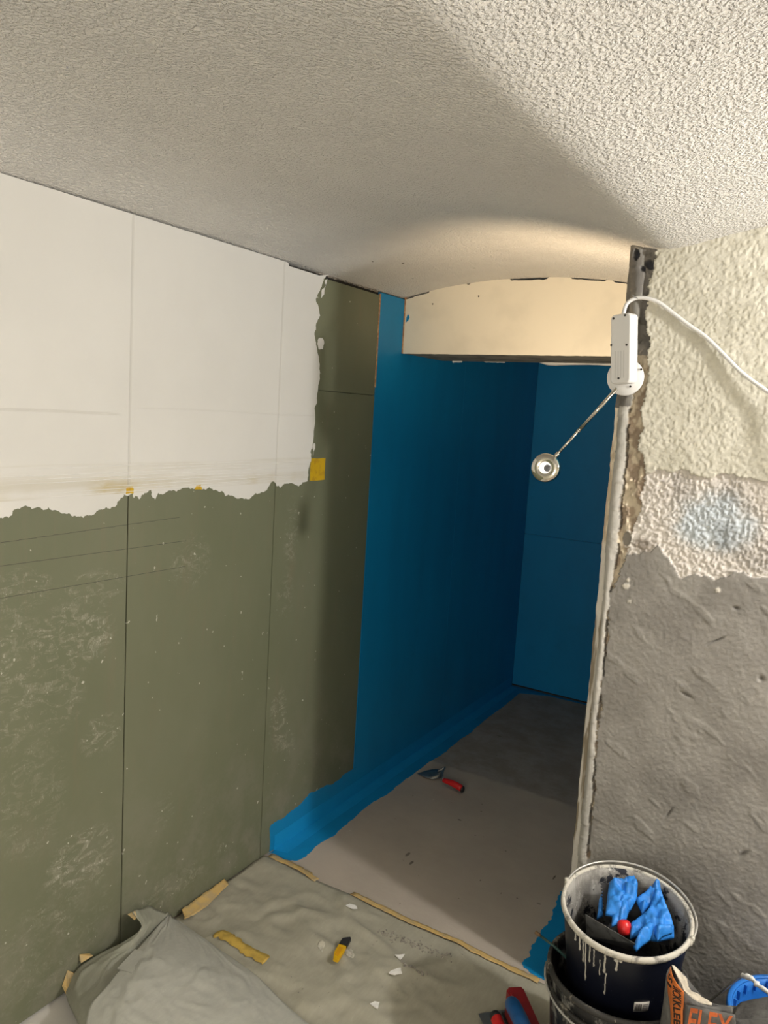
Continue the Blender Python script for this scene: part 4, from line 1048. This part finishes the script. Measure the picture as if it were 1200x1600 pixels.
Fq = [(j*n+i, j*n+(i+1) % n, (j+1)*n+(i+1) % n, (j+1)*n+i) for j in range(nr_-1) for i in range(n)]
inn = []
for q in V:
    c_ = Vector(((bx0+bx1)/2, (by0+by1)/2, q.z)); inn.append((c_-q).normalized()*.0022)
solid('paper_wall', V, Fq, inn, 'paper_grey', bg)
G().box(bx0+.02, by0+.02, .007, bx1-.02, by1-.02, .010).out('bottom', 'paper_grey', bg)
# cream torn inner ply along the mouth
lip = []; m_ = 30
for k in range(m_+1):
    u = k/m_; p = curve([Pl[0]+Vector((.001, .004, .002)), W(1062, 1533, 1, 1.63), W(1072, 1552, 1, 1.615), W(1090, 1566, 1, 1.60), W(1112, 1571, 1, 1.60)], m_+1)[k]
    p2 = curve([W(1060, 1517, 1, 1.675), W(1073, 1530, 1, 1.69), W(1078, 1546, 1, 1.665), W(1095, 1556, 1, 1.65), W(1112, 1568, 1, 1.63)], m_+1)[k]
    for a in range(6):
        q = p+(p2-p)*(a/5); q = q+Vector((0, 0, .004*(float(vn(k*.8, a*1.3, 5))-.3)+.003*math.sin(PI*a/5))); lip.append(q)
solid('torn_inner_ply', lip, [(k*6+a, k*6+a+1, (k+1)*6+a+1, (k+1)*6+a) for k in range(m_) for a in range(5)], [Vector((0, 0, -.0015))]*len(lip), 'paper_cream', bg)
fl_ = [P_ for P_ in (W(1141, 1588, 1, 1.745), W(1150, 1570, 1, 1.75), W(1168, 1561, 1, 1.755), W(1195, 1556, 1, 1.755), W(1235, 1552, 1, 1.755), W(1275, 1562, 1, 1.75))]
fv = []
for k in range(25):
    p = curve(fl_, 25)[k]
    for a in range(9):
        t_ = a/8; fv.append(p+Vector((.004*(float(vn(k*.5, a))-.5), -.125*t_, -.05*t_*t_-.006*float(fbm(k*.35, a*.5, 88, 3)))))
solid('torn_flap', fv, [(k*9+a, k*9+a+1, (k+1)*9+a+1, (k+1)*9+a) for k in range(24) for a in range(8)], [Vector((0, 0, -.0015))]*len(fv), 'paper_grey', bg)
# orange side panel, lying just over the left face
def panel(u, v, lift=.0):   # u 0 = left/back edge, 1 = front edge; v 0 top, 1 bottom
    top_l, top_r = W(1047, 1510, 1, 1.640), W(1068, 1550, 1, 1.588)
    ml, mr = W(1042, 1535, 1, 1.632), W(1068, 1556, 1, 1.586)
    bl_, br2 = W(1045, 1660, 1, 1.632), W(1064, 1690, 1, 1.586)
    L = curve([top_l, ml, W(1047, 1590, 1, 1.630), bl_], 31); R = curve([top_r, mr, W(1066, 1600, 1, 1.584), br2], 31)
    k = v*30; i = min(int(k), 29); f = k-i
    a = L[i]*(1-f)+L[i+1]*f; b = R[i]*(1-f)+R[i+1]*f; p = a*(1-u)+b*u
    return p+Vector((-.55, -.83, 0))*(.007*math.sin(PI*u)+lift+.0022*(float(vn(u*4, v*14, 9))-.5))
nu, nv_ = 10, 60; pv = [panel(i/nu, j/nv_) for j in range(nv_+1) for i in range(nu+1)]
op = solid('orange_panel', pv, [(j*(nu+1)+i, j*(nu+1)+i+1, (j+1)*(nu+1)+i+1, (j+1)*(nu+1)+i) for j in range(nv_) for i in range(nu)], [Vector((.0006, .001, 0))]*len(pv), 'paper_orange', bg)
def text_mesh(body, shear=0, res=3):
    c = bpy.data.curves.new('t', 'FONT'); c.body = body; c.size = 1; c.shear = shear; c.resolution_u = res; c.offset = .012
    o = bpy.data.objects.new('t', c); COL.objects.link(o); dg = bpy.context.evaluated_depsgraph_get(); dg.update()
    me = bpy.data.meshes.new_from_object(o.evaluated_get(dg)); bpy.data.objects.remove(o)
    bm = bmesh.new(); bm.from_mesh(me); bmesh.ops.triangulate(bm, faces=bm.faces)
    bmesh.ops.subdivide_edges(bm, edges=[e for e in bm.edges if e.calc_length() > .25], cuts=1); bmesh.ops.triangulate(bm, faces=bm.faces)
    bm.verts.index_update(); v = [x.co.copy() for x in bm.verts]; f = [[x.index for x in q.verts] for q in bm.faces]; bm.free()
    x0 = min(p.x for p in v); x1 = max(p.x for p in v); y0 = min(p.y for p in v); y1 = max(p.y for p in v)
    return [((p.x-x0)/(x1-x0), (p.y-y0)/(y1-y0)) for p in v], f
def print_on(name, body, fn, mat, par, shear=0):
    uv, f = text_mesh(body, shear); a = [fn(u, v, .0012) for u, v in uv]; b = [fn(u, v, .0002) for u, v in uv]
    return solid(name, a, [tuple(q) for q in f], [y-x for x, y in zip(a, b)], mat, par, False)
# text runs down the panel: text x -> panel v, text height -> panel u (letters' tops to the right)
print_on('printed_name', 'DICKKLEBER', lambda u, v, l: panel(.52+.40*v, .20+.62*u, l), 'ink_black', op)
print_on('printed_mark', 'S1', lambda u, v, l: panel(.10+.34*v, .10+.22*u, l), 'ink_black', op)
# FLEX on the front
def front(u, v, l):
    tl_, tr_ = W(1076, 1570, 1, 1.590), W(1146, 1584, 1, 1.592); bl2, br3 = W(1073, 1612, 1, 1.584), W(1148, 1622, 1, 1.584)
    p = (bl2*(1-u)+br3*u)*(1-v)+(tl_*(1-u)+tr_*u)*v
    return p+Vector((0, -1, 0))*(.012+l)
fp_ = [front(-.05+1.1*i/12, -.3+1.36*j/6, -.0065+.0016*float(vn(i*.9, j*.9, 4))) for j in range(7) for i in range(13)]
fq = solid('front_print_panel', fp_, [(j*13+i, j*13+i+1, (j+1)*13+i+1, (j+1)*13+i) for j in range(6) for i in range(12)], [Vector((0, .0008, 0))]*len(fp_), 'paper_grey', bg)
print_on('printed_word', 'FLEX', lambda u, v, l: front(u, v, l-.0045), 'ink_orange', bg, .2)

# ================================================================== BLUE TUB behind the bag
tc_ = Vector((.035, 1.915, .006))
tb = empty('blue_tub', tc_, 'blue plastic tub with ribbed rim and wire handle behind the mortar bag', 'tub')
zr_ = W(1165, 1592, 1, 1.86).z; Rt = .155
G().lathe([(0, .0), (.118, 0), (.122, .006), (Rt-.008, zr_-.03), (Rt-.008, zr_-.004), (Rt-.012, zr_-.004), (Rt-.012, zr_-.03), (.118, .010), (0, .008)], 60, None, tc_).out('shell', 'tub_blue', tb, True)
G().lathe([(Rt-.010, zr_-.004), (Rt-.008, zr_), (Rt, zr_), (Rt+.003, zr_-.004), (Rt+.003, zr_-.022), (Rt, zr_-.022), (Rt-.001, zr_-.006)], 60, None, tc_, True).out('rim', 'tub_blue', tb, True)
for k in range(26):
    a = 2*PI*k/26; c_ = Vector((math.cos(a), math.sin(a), 0)); s3 = Vector((-c_.y, c_.x, 0))*.0016; b_ = tc_+Vector((0, 0, zr_))
    v = [b_+c_*r+s3*s+Vector((0, 0, z)) for r in (Rt-.019, Rt-.0085) for s in (-1, 1) for z in (-.028, -.006)]
    mesh('rib', v, [(0, 1, 3, 2), (4, 6, 7, 5), (0, 4, 5, 1), (2, 3, 7, 6), (0, 2, 6, 4), (1, 5, 7, 3)], 'tub_blue', tb)
hq = [W(1110, 1563, 1, 1.93), W(1125, 1551, 1, 1.91), W(1145, 1535, 1, 1.885), W(1158, 1526, 1, 1.87), W(1172, 1529, 1, 1.855), W(1184, 1540, 1, 1.84), W(1198, 1550, 1, 1.825), W(1225, 1575, 1, 1.81)]
hc_ = curve(hq, 40); G().tube(hc_, .0030, 8).out('handle', 'wire', tb, True)
G().tube([hc_[k]+Vector((0, 0, .003*float(vn(k*1.3, 2)))) for k in range(17, 37)], [.003+.0055*float(vn(k*.9, 6)) for k in range(20)], 8).out('mortar_lumps', 'filler_white', tb, True)
